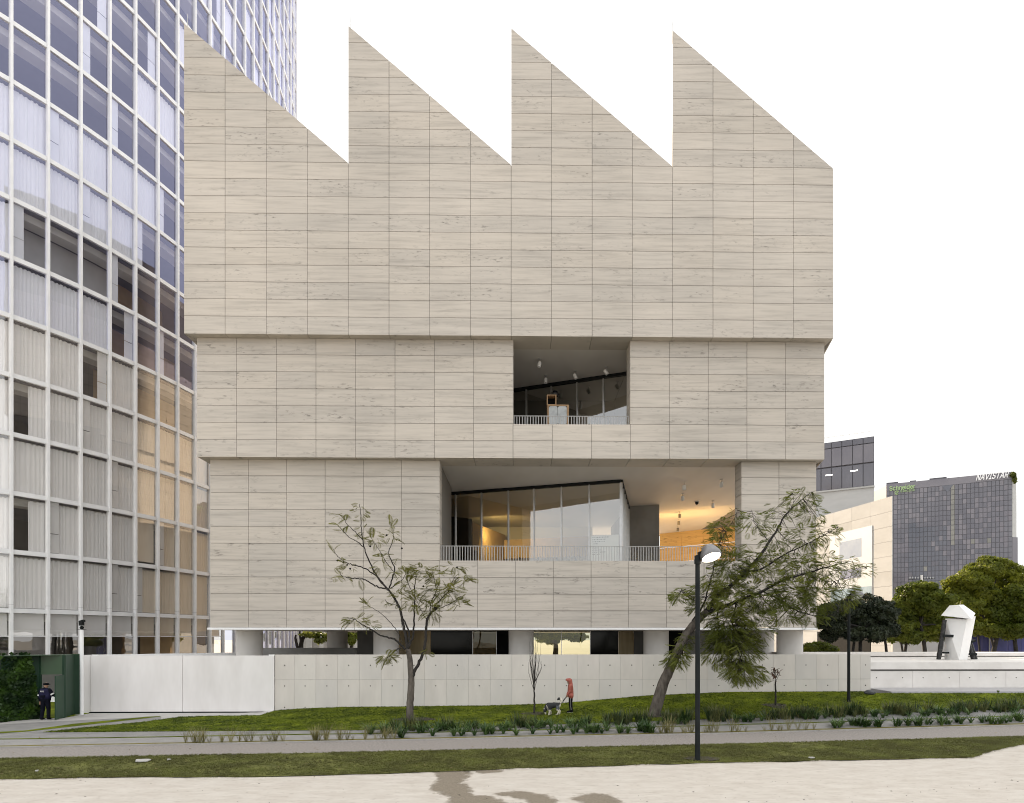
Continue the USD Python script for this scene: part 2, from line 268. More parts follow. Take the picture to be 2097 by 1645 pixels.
look('white_cloth', (0.7, 0.69, 0.66), rough=0.8)
look('fur_white', (0.62, 0.58, 0.50), (0.72, 0.68, 0.6), rough=0.9, scale=20)
look('lamp_metal', (0.13, 0.125, 0.125), (0.18, 0.175, 0.175), rough=0.4, scale=6, metallic=0.4)
look('lamp_light', (1, 0.95, 0.85), emit=(1.0, 0.88, 0.68, 7.0))
look('spot_light', (1, 0.9, 0.7), emit=(1.0, 0.72, 0.38, 1.5))
look('strip_light', (1, 1, 1), emit=(1.0, 0.95, 0.85, 1.2))
LOOK['fur_dog'] = usdkit.material(stage, '/World/Looks/fur_dog', {
    'a': ('attribute', {'attribute': 'fur'}), 'g': ('geometry', {}), 'n': ('noise_texture', {'scale': 40.0, 'detail': 3.0}), 'r': ('rgb_ramp', {'ramp': [(0.3, (0.75, 0.75, 0.75)), (0.7, (1.15, 1.15, 1.15))]}),
    'x': ('mix_color', {'blend_type': 'multiply', 'fac': 1.0}), 'p': ('principled_bsdf', {'roughness': 0.9})},
    [('g.position', 'n.vector'), ('n.fac', 'r.fac'), ('a.color', 'x.a'), ('r.color', 'x.b'), ('x.result', 'p.base_color')], surface='p.BSDF')
rng = np.random.default_rng(7)
# ------------------------------------------------------------------ ground: bands between lines seen in the photograph, on a gently rising site
YW = 34.2                                             # plane of the long concrete wall
def line(pts):
    a = np.array(pts, float); return lambda px: np.interp(px, a[:, 0], a[:, 1])
L1 = line([(-300, 1596), (0, 1595), (300, 1590), (500, 1591.5), (640, 1587), (760, 1584), (880, 1580), (1000, 1576), (1200, 1569), (1400, 1563), (1600, 1559), (1850, 1553.5), (1988, 1551), (2020, 1541), (2060, 1530), (2097, 1524), (2200, 1514), (2400, 1505)])
L2 = line([(-300, 1557), (0, 1553.5), (360, 1547), (600, 1543), (880, 1537), (1460, 1524.5), (2097, 1508), (2400, 1500)])
L3 = line([(-300, 1538), (0, 1533), (360, 1526.5), (880, 1516.5), (1480, 1503.8), (2097, 1487), (2400, 1479)])
L4 = line([(-300, 1518), (0, 1515), (300, 1511), (540, 1506.5), (800, 1503), (1200, 1494), (1700, 1480), (2097, 1467), (2400, 1458)])
L5 = line([(-300, 1506), (0, 1503), (86, 1500.5), (300, 1498.7), (740, 1496), (1000, 1489), (1300, 1479), (1500, 1472), (1670, 1466), (2097, 1452), (2400, 1443)])
_zb = np.array([(-400, 0), (150, 0), (330, 0), (500, 0.0), (563, .085), (620, .19), (700, .257), (1000, .318), (1150, .43), (1330, .82), (1500, .99), (1783, 1.02), (2097, 1.02), (2600, 1.02)])
_cols = np.linspace(-700, 2900, 400)
def _flat(px, py, z=0.0):
    t = F * (CZ - z) / (py - HZ); rx, ry = ray(px); return rx * t, ry * t
_y3 = np.array([_flat(p, L3(p)) for p in _cols]); _xw = np.array([at_y(p, 1400, YW)[0] for p in _cols]); _zw = np.interp(_cols, _zb[:, 0], _zb[:, 1])
def ground_z(x, y):
    ys = np.interp(x, _y3[:, 0], _y3[:, 1]); zb = np.interp(x, _xw, _zw)
    s = np.clip((y - ys) / (YW - ys), 0, 1)
    return zb * s ** 1.15 + 0.0 * x
def G(px, py):
    z = 0.0
    for _ in range(30):
        x, y = _flat(px, py, z); z = 0.5 * z + 0.5 * float(ground_z(x, min(y, YW)))
    return np.array([x, y, z])
def band(name, la, lb, mat, dz, p0=-250, p1=2350, nx=120, ny=8, kind='structure', label=None, parent=None, wob=0.0):
    P = np.linspace(p0, p1, nx); v = np.zeros((ny + 1, nx, 3))
    for i, p in enumerate(P):
        a, b = G(p, la(p)), (G(p, lb(p)) if callable(lb) else None)
        for j in range(ny + 1):
            q = a + (b - a) * j / ny; q[2] = ground_z(q[0], min(q[1], YW)) + dz
            v[j, i] = q
    if wob: v[..., 1] += wob * (meshkit.noise(v * [1.1, 1.1, 0] + 5) - .5) * (np.arange(ny + 1) % ny == 0)[:, None]
    i, j = np.meshgrid(np.arange(ny), np.arange(nx - 1), indexing='ij')
    f = np.stack([i * nx + j, i * nx + j + 1, (i + 1) * nx + j + 1, (i + 1) * nx + j], -1).reshape(-1, 4)
    return obj(name, (v.reshape(-1, 3), f), mat, parent, True, kind=kind, label=label)
obj('ground', MB().add([(-900, -300, -.08), (900, -300, -.08), (900, 900, -.08), (-900, 900, -.08)], [[0, 1, 2, 3]]).get(), 'earth', kind='structure', label='bare flat ground reaching to the horizon')

# sand square with damp patches
LOOK['sand'] = usdkit.material(stage, '/World/Looks/sand_mix', {
    'g': ('geometry', {}), 'm': ('mapping', {'scale': (1.0, 2.4, 1.0)}), 'n': ('noise_texture', {'scale': 1.3, 'detail': 8.0, 'roughness': 0.62}), 'r': ('rgb_ramp', {'ramp': [(0.3, (0.51, 0.458, 0.395)), (0.7, (0.62, 0.575, 0.51))]}),
    'm2': ('mapping', {'scale': (1.3, 2.2, 1.0)}), 'n2': ('noise_texture', {'scale': 3.0, 'detail': 6.0, 'roughness': 0.7}), 'r2': ('rgb_ramp', {'ramp': [(0.54, (0, 0, 0)), (0.72, (0.5, 0.5, 0.5))]}), 'x': ('mix_color', {'b': (0.30, 0.255, 0.205)}),
    'n3': ('noise_texture', {'scale': 60.0, 'detail': 3.0}), 'b': ('bump', {'strength': 0.35, 'distance': 0.01}), 'p': ('principled_bsdf', {'roughness': 0.92, 'specular_ior_level': 0.2})},
    [('g.position', 'm.vector'), ('m.vector', 'n.vector'), ('n.fac', 'r.fac'), ('g.position', 'm2.vector'), ('m2.vector', 'n2.vector'), ('n2.fac', 'r2.fac'), ('r2.color', 'x.fac'), ('r.color', 'x.a'), ('x.result', 'p.base_color'), ('g.position', 'n3.vector'), ('n3.fac', 'b.height'), ('b.normal', 'p.normal')], surface='p.BSDF')
sand = obj('sandy_square', MB().add([(-60, -40, -.02), (60, -40, -.02), (60, 26, -.02), (-60, 26, -.02)], [[0, 1, 2, 3]]).get(), 'sand', kind='structure', label='pale beaten sand square in the foreground')
def blob(pts, n=26, wob=0.13, seed=0):
    a = np.array([G(*p)[:2] for p in pts]); k = len(a); t = np.linspace(0, k, k * n, endpoint=False)
    aa = np.vstack([a[-1:], a, a[:2]]); out = []
    for u in t:
        i = int(u); w = u - i; p0, p1, p2, p3 = aa[i], aa[i + 1], aa[i + 2], aa[(i + 3) % len(aa)]
        out.append(.5 * ((2 * p1) + (p2 - p0) * w + (2 * p0 - 5 * p1 + 4 * p2 - p3) * w * w + (3 * p1 - p0 - 3 * p2 + p3) * w ** 3))
    out = np.array(out); q = np.c_[out * 4.5, np.full(len(out), seed)]
    return Polygon(out + wob * (np.stack([meshkit.fbm(q, 5, seed=seed), meshkit.fbm(q, 5, seed=seed + 9)], 1) - .5) * 2).buffer(0)
LOOK['sand_damp'] = usdkit.material(stage, '/World/Looks/sand_damp_soft', {
    'a': ('attribute', {'attribute': 'wet'}), 'g': ('geometry', {}), 'n': ('noise_texture', {'scale': 3.2, 'detail': 9.0, 'roughness': 0.72}), 'k': ('math', {'math_type': 'multiply_add', 'value2': 2.0, 'value3': -1.0}), 's': ('math', {'math_type': 'add'}),
    'r': ('rgb_ramp', {'ramp': [(0.15, (0, 0, 0)), (0.62, (0.88, 0.88, 0.88))]}), 'n2': ('noise_texture', {'scale': 30.0, 'detail': 5.0}), 'c': ('rgb_ramp', {'ramp': [(0.3, (0.20, 0.165, 0.12)), (0.7, (0.31, 0.265, 0.205))]}),
    'p': ('principled_bsdf', {'roughness': 0.85, 'specular_ior_level': 0.3}), 't': ('transparent_bsdf', {}), 'x': ('mix_closure', {})},
    [('g.position', 'n.vector'), ('n.fac', 'k.value1'), ('a.fac', 's.value1'), ('k.value', 's.value2'), ('s.value', 'r.fac'), ('g.position', 'n2.vector'), ('n2.fac', 'c.fac'), ('c.color', 'p.base_color'), ('r.color', 'x.fac'), ('t.BSDF', 'x.closure1'), ('p.BSDF', 'x.closure2')], surface='x.closure')
import shapely
def stain(pts, seed, label):
    pg = blob(pts, n=10, wob=.08, seed=seed).buffer(.22); x0, y0, x1, y1 = pg.bounds; h = .09; X, Y = np.meshgrid(np.arange(x0 - h, x1 + 2 * h, h), np.arange(y0 - h, y1 + 2 * h, h), indexing='ij')
    P_ = shapely.points(X.ravel(), Y.ravel()); d = np.where(shapely.contains(pg, P_), shapely.distance(P_, pg.exterior if pg.geom_type == 'Polygon' else pg.boundary), 0); w = np.clip(d / .42, 0, 1)
    nx, ny = X.shape; i, j = np.meshgrid(np.arange(nx - 1), np.arange(ny - 1), indexing='ij'); f = np.stack([i * ny + j, (i + 1) * ny + j, (i + 1) * ny + j + 1, i * ny + j + 1], -1).reshape(-1, 4); f = f[(w[f] > 0).any(1)]
    u_, inv = np.unique(f, return_inverse=True); v = np.c_[X.ravel(), Y.ravel(), np.full(X.size, -.0135)][u_]
    o = UsdGeom.Mesh(obj('damp_patch', (v, inv.reshape(-1, 4)), 'sand_damp', sand, label=label)); UsdGeom.PrimvarsAPI(o).CreatePrimvar('wet', Sdf.ValueTypeNames.FloatArray, 'vertex').Set(Vt.FloatArray.FromNumpy(w[u_].astype(np.float32)))
stain([(905, 1577), (950, 1577), (952, 1590), (940, 1600), (955, 1612), (960, 1625), (1010, 1634), (1030, 1650), (960, 1668), (930, 1650), (920, 1628), (888, 1617), (890, 1606), (900, 1596)], 3, 'long dark damp patch running from the grass edge')
stain([(1024, 1624), (1060, 1621), (1100, 1626), (1130, 1636), (1120, 1650), (1060, 1660), (1085, 1640), (1060, 1632)], 5, 'hooked dark damp patch')
stain([(1180, 1631), (1225, 1625), (1250, 1632), (1275, 1646), (1300, 1665), (1200, 1665), (1195, 1644)], 8, 'rounded dark damp patch at the bottom edge')
stain([(960, 1577), (1010, 1575.5), (1020, 1580), (985, 1581)], 11, 'small damp patch by the grass')
band('verge_lawn', L1, L2, 'verge', 0.0, wob=0.35, label='worn dark green grass verge between sand square and gravel path')
band('gravel_path', L2, L3, 'gravel', 0.004, ny=4, label='grey gravel footpath crossing the whole view')
band('dry_grass_edge', lambda p: L3(p) - 1.2, lambda p: L3(p) - 5.5, 'dry_edge', 0.008, ny=3, label='strip of dry yellowish grass behind the kerb')
band('concrete_path', lambda p: L3(p) - 5.5, L4, 'paving', 0.004, ny=5, label='nearer of two parallel concrete path strips')
band('concrete_path', lambda p: L4(p) - 1.6, L5, 'paving_b', 0.004, ny=5, label='farther of two parallel concrete path strips')
band('grass_joint', L4, lambda p: L4(p) - 1.6, 'lawn', 0.012, ny=2, label='thin line of grass between the two concrete path strips')
def kerb():
    b = MB(); P = np.linspace(-250, 2350, 140); Q = [(G(p, L3(p)), G(p, L3(p) - 1.2)) for p in P]
    v = []
    for a, c in Q: v += [a + [0, 0, -.05], a + [0, 0, .045], c + [0, 0, .045], c + [0, 0, -.05]]
    n = len(Q); f = []
    for i in range(n - 1):
        for k in range(3): f.append([i * 4 + k, i * 4 + k + 4, i * 4 + k + 5, i * 4 + k + 1])
    obj('kerb_strip', b.add(v, f).get(), 'kerb', kind='structure', label='low pale kerb edging the far side of the gravel path')
kerb()
BACK = line([(-250, 1483), (0, 1482), (60, 1474), (135, 1471), (163, 1463), (187, 1460), (532, 1460.5), (563, 1455.3), (640, 1449.6), (700, 1447.5), (1000, 1445.2), (1150, 1440.8), (1330, 1424.8), (1500, 1418), (1783, 1416.5), (1784, 1420.5), (2400, 1420.5)])
LAWN_B = line([(86, 1500), (200, 1488), (300, 1478.3), (371, 1468.5), (450, 1466.5), (532, 1465.5), (563, 1456), (640, 1449.4), (700, 1447.3), (1000, 1445), (1150, 1440.6), (1330, 1424.6), (1500, 1417.8), (1783, 1416.3), (1784, 1420.3), (2400, 1420.3)])
band('driveway', lambda p: L5(p) - .2, lambda p: min(BACK(p), 1483) - 1.5, 'paving_light', -.004, p0=-250, p1=600, nx=80, ny=6, label='pale paved forecourt in front of the green fence and the white gate')
band('driveway_edge', lambda p: L5(p) - .2, line([(-250, 1494), (0, 1484), (100, 1478), (200, 1473.5), (330, 1467)]), 'paving_b', 0.004, p0=-250, p1=330, nx=60, ny=4, label='darker concrete band along the pale forecourt')
band('grass_sliver', line([(-80, 1503), (0, 1502.5), (54, 1499), (300, 1471.5), (330, 1467.8)]), line([(-80, 1500.5), (0, 1499.4), (54, 1496.5), (150, 1483), (300, 1468.4), (330, 1466.8)]), 'lawn', 0.012, p0=-80, p1=328, nx=60, ny=2, label='narrow sliver of grass in the forecourt paving')
band('lawn', lambda p: L5(p) - .1, LAWN_B, 'lawn', 0.016, p0=88, p1=2350, nx=220, ny=16, label='bright green lawn rising towards the long concrete wall')

# ------------------------------------------------------------------ plaza behind the walls
XG = at_y(176, 1400, YW)[0]
PZ = 1.0
obj('plaza', MB().box(XG + .4, 300, 36.9, 600, -.05, PZ).get(), 'plaza', kind='structure', label='raised pale plaza behind the concrete walls')

# ------------------------------------------------------------------ long concrete wall with its tie holes
ZT = CZ - 35.5 / F * YW
xa, xb = at_y(563, 1340, YW)[0], at_y(1783, 1340, YW)[0]
wall = thing('concrete_wall', 'long grey board-marked concrete wall standing on the lawn below the museum', 'wall', ((xa + xb) / 2, YW, 0))
def loc(m, t):                                      # mesh in place -> mesh about a thing's base
    v, f = (np.array(m.vertices), np.array(m.faces)) if hasattr(m, 'vertices') else m
    M = np.linalg.inv(np.array(UsdGeom.Xformable(t).GetLocalTransformation()).T) if t is not None else np.eye(4)
    return v @ M[:3, :3].T + M[:3, 3], f
obj('core', loc(MB().box(xa, xb, YW + .03, YW + .45, -.3, ZT - .01).get(), wall), 'concrete_dark', wall)
zm = CZ - 86.5 / F * YW
edges = [at_y(p, 1340, YW)[0] for p in [563, 602.5] + list(np.arange(647, 1780, 44.6)) + [1783]]
hole = MB()
for i in range(len(edges) - 1):
    for z0, z1 in ((-.3, zm), (zm, ZT)):
        g = .004; y = YW + rng.uniform(0, .004)
        obj('concrete_panel', loc(MB().box(edges[i] + g, edges[i + 1] - g, y, YW + .05, z0 + g, z1 - g).get(), wall), ['concrete_wall', 'concrete_wall_b', 'concrete_wall_c'][rng.integers(3)], wall)
    xc = (edges[i] + edges[i + 1]) / 2
    for z in (CZ - 57.5 / F * YW, CZ - 99.5 / F * YW, CZ - 143 / F * YW):
        hole.lathe([(.001, 0), (.024, 0)], (xc, YW - .003, z), 8, [0, 1, 0]); hole.lathe([(.024, 0), (.03, .006)], (xc, YW - .003, z), 8, [0, 1, 0])
obj('tie_holes', loc(hole.get(), wall), 'interior_black', wall, kind='stuff')

# ------------------------------------------------------------------ white gate, its post, and the green fence
ga, gm, gb = (at_y(p, 1400, YW)[0] for p in (187.5, 375.5, 562))
gate = thing('sliding_gate', 'wide white sliding gate of two smooth metal leaves', 'gate', (gm, YW, 0))
ztg = CZ - 37.5 / F * YW
for a, b in ((ga, gm - .012), (gm + .012, gb)):
    obj('leaf', loc(MB().box(a, b, YW - .06, YW + .02, .06, ztg).get(), gate), 'gate_paint', gate)
obj('track', loc(MB().box(ga - .1, gb, YW - .05, YW + .05, -.01, .045).get(), gate), 'black_metal', gate)
obj('roller_cap', loc(MB().box(at_y(190, 0, YW)[0], at_y(202, 0, YW)[0], YW - .04, YW + .04, ztg, ztg + .05).get(), gate), 'white_paint', gate)
obj('roller_cap', loc(MB().box(at_y(551, 0, YW)[0], at_y(563, 0, YW)[0], YW - .04, YW + .04, ztg, ztg + .05).get(), gate), 'white_paint', gate)
gx0 = at_y(172, 1400, YW)[0]
obj('gate_post', MB().box(gx0, ga - .03, YW - .03, YW + .3, -.02, ztg + .03).get(), 'gate_paint', label='narrow white wall pier left of the white sliding gate', category='pier')
# camera pole
pt = at_t(167.5, 1463, 33.0); pole = thing('camera_pole', 'tall white pole with black cameras on top beside the green fence', 'camera pole', (pt[0], pt[1], 0))
hz = CZ - (1290 - HZ) / F * 33.0
obj('pole', MB().tube([(0, 0, -.02), (0, 0, hz)], .085, 14).get(), 'white_paint', pole, 40)
obj('base_plate', MB().box(-.22, .22, -.22, .22, -.01, .015).get(), 'grey_metal', pole)
obj('cross_plate', MB().box(-.2, .2, -.04, .04, hz, hz + .02).get(), 'black_metal', pole)
b = MB(); b.lathe([(.001, 0), (.06, .01), (.09, .06), (.09, .12), (.05, .16), (.001, .17)], (0, 0, hz + .02), 12); obj('camera_dome', b.get(), 'black_metal', pole, 40)
b = MB(); b.obox((0, -.02, hz + .28), (.075, 0, 0), (0, .1, .01), (0, 0, .075)); obj('camera_head', b.get(), 'black_metal', pole)
b = MB(); b.obox((.02, -.02, hz + .41), (.11, 0, .03), (0, .09, 0), (-.01, 0, .05)); b.obox((.06, -.1, hz + .41), (.05, 0, 0), (0, .03, 0), (0, 0, .04)); obj('camera_head', b.get(), 'black_metal', pole)
# green fence, folded in plan
pl = [(-140, 28.5), (0, 30.3), (82, 31.6)]; pr = [(131, 31.8), (150, 33.2), (163.5, 33.5)]
PL = [at_t(p, 1400, t)[:2] for p, t in pl]; PR = [at_t(p, 1400, t)[:2] for p, t in pr]
ft = 2.90
gf = thing('metal_fence', 'dark green sheet metal fence with an open gateway, ivy on its left part', 'fence', (PL[2][0], PL[2][1], 0))
def sheet(a, b, z0, z1, th=.06):
    d = (b - a) / np.linalg.norm(b - a); n = np.array([d[1], -d[0]]) * th / 2
    return MB().plan(Polygon([a - n, b - n, b + n, a + n]), z0, z1).get()
for k, (a, b) in enumerate([(PL[0], PL[1]), (PL[1], PL[1] * .45 + PL[2] * .55), (PL[1] * .45 + PL[2] * .55, PL[2]), (PR[0], PR[1]), (PR[1], PR[2])]):
    d = (b - a) / np.linalg.norm(b - a)
    obj('sheet_panel', loc(sheet(a + d * .008, b - d * .008, -.05, ft), gf), 'green_metal', gf)
obj('lintel', loc(sheet(PL[2], PR[0], 2.02, ft - .01, .05), gf), 'green_metal_b', gf)
for a in (PL[2], PR[0]): obj('door_jamb', loc(MB().box(a[0] - .045, a[0] + .045, a[1] - .06, a[1] + .06, -.02, ft + .01).get(), gf), 'green_metal', gf)
obj('top_cap', loc(MB().plan(Polygon([*(np.array(PL) - [0, .05]), *(np.array(PR) - [0, .05]), *(np.array(PR)[::-1] + [0, .05]), *(np.array(PL)[::-1] + [0, .05])]), ft, ft + .03).get(), gf), 'green_metal_b', gf)
dl = np.array([PR[0][0] + .02, PR[0][1] - .05]); de = dl + np.array([.25, -.95])
obj('door', loc(sheet(de, dl, .02, 2.0, .045), gf), 'green_metal', gf, label='green door leaf standing open towards the street')
obj('inner_lawn', MB().box(-42, XG + .3, 32.2, 41, -.06, .0).get(), 'lawn', kind='structure', label='mown lawn behind the green fence seen through its gateway')
obj('garden_kerb', MB().box(-40, XG + .3, 40.0, 40.4, 0, .28).get(), 'white_paint', kind='structure', label='white kerb at the end of the lawn behind the gateway')
obj('garden_wall', MB().box(-36, XG + .3, 40.45, 40.7, 0, 2.2).get(), 'interior_dark', label='dark wall at the back of the lawn behind the gateway', category='wall')

# ------------------------------------------------------------------ terrace walls on the right
tx0, tx1 = at_t(1784, 1400, 36.5)[0], 75.0
tz = CZ - 52 / F * 36.7
obj('terrace_pavement', MB().box(tx0 - .05, tx1, YW - .1, 36.95, .2, 1.012).get(), 'paving_grey', kind='structure', label='grey paved strip between the lawn and the terrace wall')
tw = thing('terrace_wall', 'pale concrete terrace wall with projecting coping right of the long grey wall', 'wall', (tx0 + 8, 36.7, 1.0))
n = 22; ex = np.linspace(tx0, tx1, n + 1); holes = MB()
for i in range(n):
    obj('concrete_panel', loc(MB().box(ex[i] + .006, ex[i + 1] - .006, 36.72, 36.9, .9, tz - .48).get(), tw), 'concrete_light', tw)
    for u in (.22, .78):
        holes.lathe([(.001, 0), (.03, 0)], (ex[i] * (1 - u) + ex[i + 1] * u, 36.717, 1.55), 8, [0, 1, 0])
obj('tie_holes', loc(holes.get(), tw), 'interior_black', tw, kind='stuff')
obj('shadow_gap', loc(MB().box(tx0, tx1, 36.82, 36.95, tz - .5, tz - .36).get(), tw), 'concrete_dark', tw)
obj('coping', loc(MB().box(tx0, tx1, 36.68, 46.5, tz - .38, tz).get(), tw), 'concrete_light', tw)
t2 = CZ - 32.5 / F * 46
uw = thing('upper_terrace_wall', 'upper step of the pale terrace, behind the white sculpture', 'wall', (tx0 + 8, 46, tz))
obj('riser', loc(MB().box(tx0 - .6, tx1, 46.1, 46.4, tz - .1, t2 - .26).get(), uw), 'concrete_light', uw)
obj('shadow_gap', loc(MB().box(tx0 - .6, tx1, 46.2, 46.4, t2 - .27, t2 - .2).get(), uw), 'concrete_dark', uw)
obj('coping', loc(MB().box(tx0 - .6, tx1, 46.0, 49.0, t2 - .21, t2).get(), uw), 'concrete_light', uw)
# ------------------------------------------------------------------ museum
Y3 = 38.6; Y2 = Y3 * .9868; Y1 = Y2 * .9866
SK = ((1370 - CX) / F * CE + SE) / (CE - (1370 - CX) / F * SE)         # sides of the building run slightly to the right
def zof(px, py, Y): return at_y(px, py, Y)[2]
x1l, x1r = at_y(376.5, 500, Y1)[0], at_y(1706.3, 500, Y1)[0]
x2l, x2r = at_y(403, 800, Y2)[0], at_y(1688.2, 800, Y2)[0]
x3l, x3r = at_y(430, 1100, Y3)[0], at_y(1671.8, 1100, Y3)[0]
z1b = (zof(376, 682.3, Y1) + zof(1706, 691.5, Y1)) / 2
zval = (zof(714, 333, Y1) + zof(1703, 345, Y1)) / 2
ztip = (zof(714, 58, Y1) + zof(1377, 68, Y1)) / 2
z2b = (zof(403, 934.5, Y2) + zof(1688, 940, Y2)) / 2
z3b = (zof(430, 1284, Y3) + zof(1672, 1287, Y3)) / 2
zslab = zof(1000, 1290, Y3)
DEP = 30.0
mus = thing('museum_building', 'pale travertine museum with four sawtooth roof peaks and two loggias', 'museum', (0, Y3, PZ))
def L(m): return loc(m, mus)
PT = .07                                              # panel thickness
TRV = ['travertine_%d' % i for i in range(8)]
def row_mats(seed):
    r = np.random.default_rng(seed); return lambda c, k: TRV[[0, 1, 2, 3, 4, 5, 6, 7][(k * 3 + (r.integers(0, 3) if r.random() < .35 else 0)) % 8]]
def panels(parent, outline, xs, zs, Y, seed, name='stone_panel', joint=.011):
    pick = row_mats(seed); r = np.random.default_rng(seed + 50)
    for k in range(len(zs) - 1):
        for c in range(len(xs) - 1):
            q = sbox(xs[c], zs[k], xs[c + 1], zs[k + 1]).intersection(outline)
            if q.area < .03: continue
            for g in getattr(q, 'geoms', [q]):
                g = g.buffer(-joint, join_style=2)
                if g.is_empty or g.area < .02: continue
                for h in getattr(g, 'geoms', [g]):
                    o = float(r.uniform(0, .005))
                    obj(name, L(MB().prism(h, Y + o, Y + PT).get()), pick(c, k), parent)
def grid(a, b, n): return np.linspace(a, b, n + 1)
def soffit(parent, x0, x1, n, y0, y1, z, seed):
    xs = grid(x0, x1, n); r = np.random.default_rng(seed)
    for c in range(n):
        obj('soffit_panel', L(MB().box(xs[c] + .012, xs[c + 1] - .012, y0, y1, z, z + .05).get()), TRV[r.integers(8)], parent)
def back_of(Y, x, d): return (x + SK * d, Y + d)

# upper block with the four teeth
xs1 = grid(x1l, x1r, 16); rh1 = (zval - z1b) / 10
zs1 = z1b + rh1 * np.arange(20); ztip = z1b + rh1 * 18 if abs(ztip - (z1b + rh1 * 18)) < .35 else ztip
saw = [(x1l, z1b), (x1r, z1b), (x1r, zval)]
for k in (3, 2, 1, 0):
    saw += [(xs1[4 * k], ztip)] + ([(xs1[4 * k], zval)] if k else [])
saw = Polygon(saw)
up = obj('upper_block', L(MB().prism(saw.buffer(-.02, join_style=2), Y1 + PT - .012, Y1 + DEP, (SK, 1)).get()), 'joint_dark', mus, label='top block of the museum with the sawtooth roof')
panels(up, saw, xs1, zs1, Y1, 1)
soffit(up, x1l, x1r, 16, Y1 + .004, Y2 + 1.25, z1b - .03, 3)
# side cladding of all blocks, never seen from the front, in rows of slabs
def side(parent, x, Y, zs, z_off, d, sgn):
    b = MB(); e = np.array([SK, 1]); n = np.array([1, -SK]) / math.hypot(1, SK) * .05 * sgn
    for k in range(len(zs) - 1):
        u = grid(.09, d, 12)
        for i in range(12):
            a, c = np.array([x, Y]) + e * (u[i] + .012), np.array([x, Y]) + e * (u[i + 1] - .012)
            b.plan(Polygon([a, c, c + n, a + n]), zs[k] + .012, zs[k + 1] - .012)
    obj('side_cladding', L(b.get()), 'travertine_3', parent, kind='stuff')
for s, x in ((-1, x1l), (1, x1r)): side(up, x - s * .03, Y1, zs1[:11], 0, DEP, s)

# middle block
ns2 = grid(x2l, x2r, 16); zs2 = grid(z2b, z1b, 7)
o2 = sbox(ns2[8], zs2[2], ns2[11], z1b + 1)
mid_out = sbox(x2l, z2b, x2r, z1b - .03).difference(o2)
d2 = DEP - (Y2 - Y1); yb2 = Y2 + PT - .012
def block(name, parts, parent, mat='joint_dark'):
    b = MB()
    for m in parts: b.add(*m)
    return obj(name, L(b.get()), mat, parent)
def slab_prism(x0, x1, z0, z1, y0, y1, sk=0.0): return MB().prism(sbox(x0, z0, x1, z1), y0, y1, (sk, 1)).get()
md = block('middle_block', [slab_prism(x2l + .02, ns2[8] - .03, z2b + .03, z1b - .04, yb2, Y2 + 10), slab_prism(ns2[11] + .03, x2r - .02, z2b + .03, z1b - .04, yb2, Y2 + 1.2),
                             slab_prism(ns2[8] - .03, ns2[11] + .03, z2b + .03, zs2[2] - .03, yb2, Y2 + 10), slab_prism(ns2[11] + .5, x2r - .02, z2b + .03, z1b - .04, Y2 + 1.2, Y2 + 10, 0.0),
                             slab_prism(x2l + .02 + 10 * SK, x2r + 10 * SK - .3, z2b + .03, z1b - .04, Y2 + 10, Y2 + d2, SK)], mus)
panels(md, mid_out, ns2, np.r_[zs2[:-1], z1b - .03], Y2, 11)
soffit(md, x2l, x2r, 16, Y2 + .004, Y3 + 1.35, z2b - .03, 13)
for s, x in ((-1, x2l), (1, x2r)): side(md, x - s * .03, Y2, zs2, 0, d2, s)
# reveals and floor of the upper loggia
def jamb(parent, x, sgn, zs, Y, d, seed):
    r = np.random.default_rng(seed)
    for k in range(len(zs) - 1):
        obj('reveal_panel', L(MB().box(min(x, x + .05 * sgn), max(x, x + .05 * sgn), Y + .004, Y + d, zs[k] + .014, zs[k + 1] - .014).get()), TRV[r.integers(8)], parent)
jamb(md, ns2[8] + .012, -1, np.r_[zs2[2:-1], z1b - .04], Y2 + .01, 1.2, 5); jamb(md, ns2[11] - .012, 1, np.r_[zs2[2:-1], z1b - .04], Y2 + .01, 1.2, 6)
obj('loggia_floor', L(MB().box(ns2[8] - 8, ns2[11] + .4, Y2 + .12, Y2 + 9.9, zs2[2] - .25, zs2[2] - .12).get()), 'concrete_light', md)
obj('ceiling', L(MB().box(ns2[8] - .02, ns2[11] + .45, Y2 + 1.26, Y2 + 9.8, z1b - .025, z1b + .01).get()), 'concrete_ceiling', md)
obj('sill', L(MB().box(ns2[8] + .02, ns2[11] - .02, Y2 + .01, Y2 + .5, zs2[2] - .03, zs2[2] - .008).get()), 'travertine_3', md)

# lower block
ns3 = grid(x3l, x3r, 16); zs3 = grid(z3b, z2b, 10)
o3 = sbox(ns3[6], zs3[4], ns3[14], z2b + 1)
low_out = sbox(x3l, z3b, x3r, z2b - .03).difference(o3)
yb3 = Y3 + PT - .012; d3 = DEP - (Y3 - Y1)
lw = block('lower_block', [slab_prism(x3l + .02, ns3[6] - .03, z3b + .03, z2b - .04, yb3, Y3 + 7), slab_prism(ns3[14] + .03, x3r - .02, z3b + .03, z2b - .04, yb3, Y3 + 1.15),
                            slab_prism(ns3[6] - .03, ns3[14] + .03, z3b + .03, zs3[4] - .03, yb3, Y3 + 28), slab_prism(x3l + 7 * SK, ns3[6] - 2.5, z3b + .03, z2b - .04, Y3 + 7, Y3 + d3, 0.0)], mus)
panels(lw, low_out, ns3, np.r_[zs3[:-1], z2b - .03], Y3, 21)
side(lw, x3l + .03, Y3, zs3, 0, d3, -1); side(lw, x3r - .03, Y3, zs3[:5], 0, d3, 1)
jamb(lw, ns3[6] + .012, -1, np.r_[zs3[4:-1], z2b - .04], Y3 + .01, 1.0, 7); jamb(lw, ns3[14] - .012, 1, np.r_[zs3[4:-1], z2b - .04], Y3 + .01, 1.14, 8)
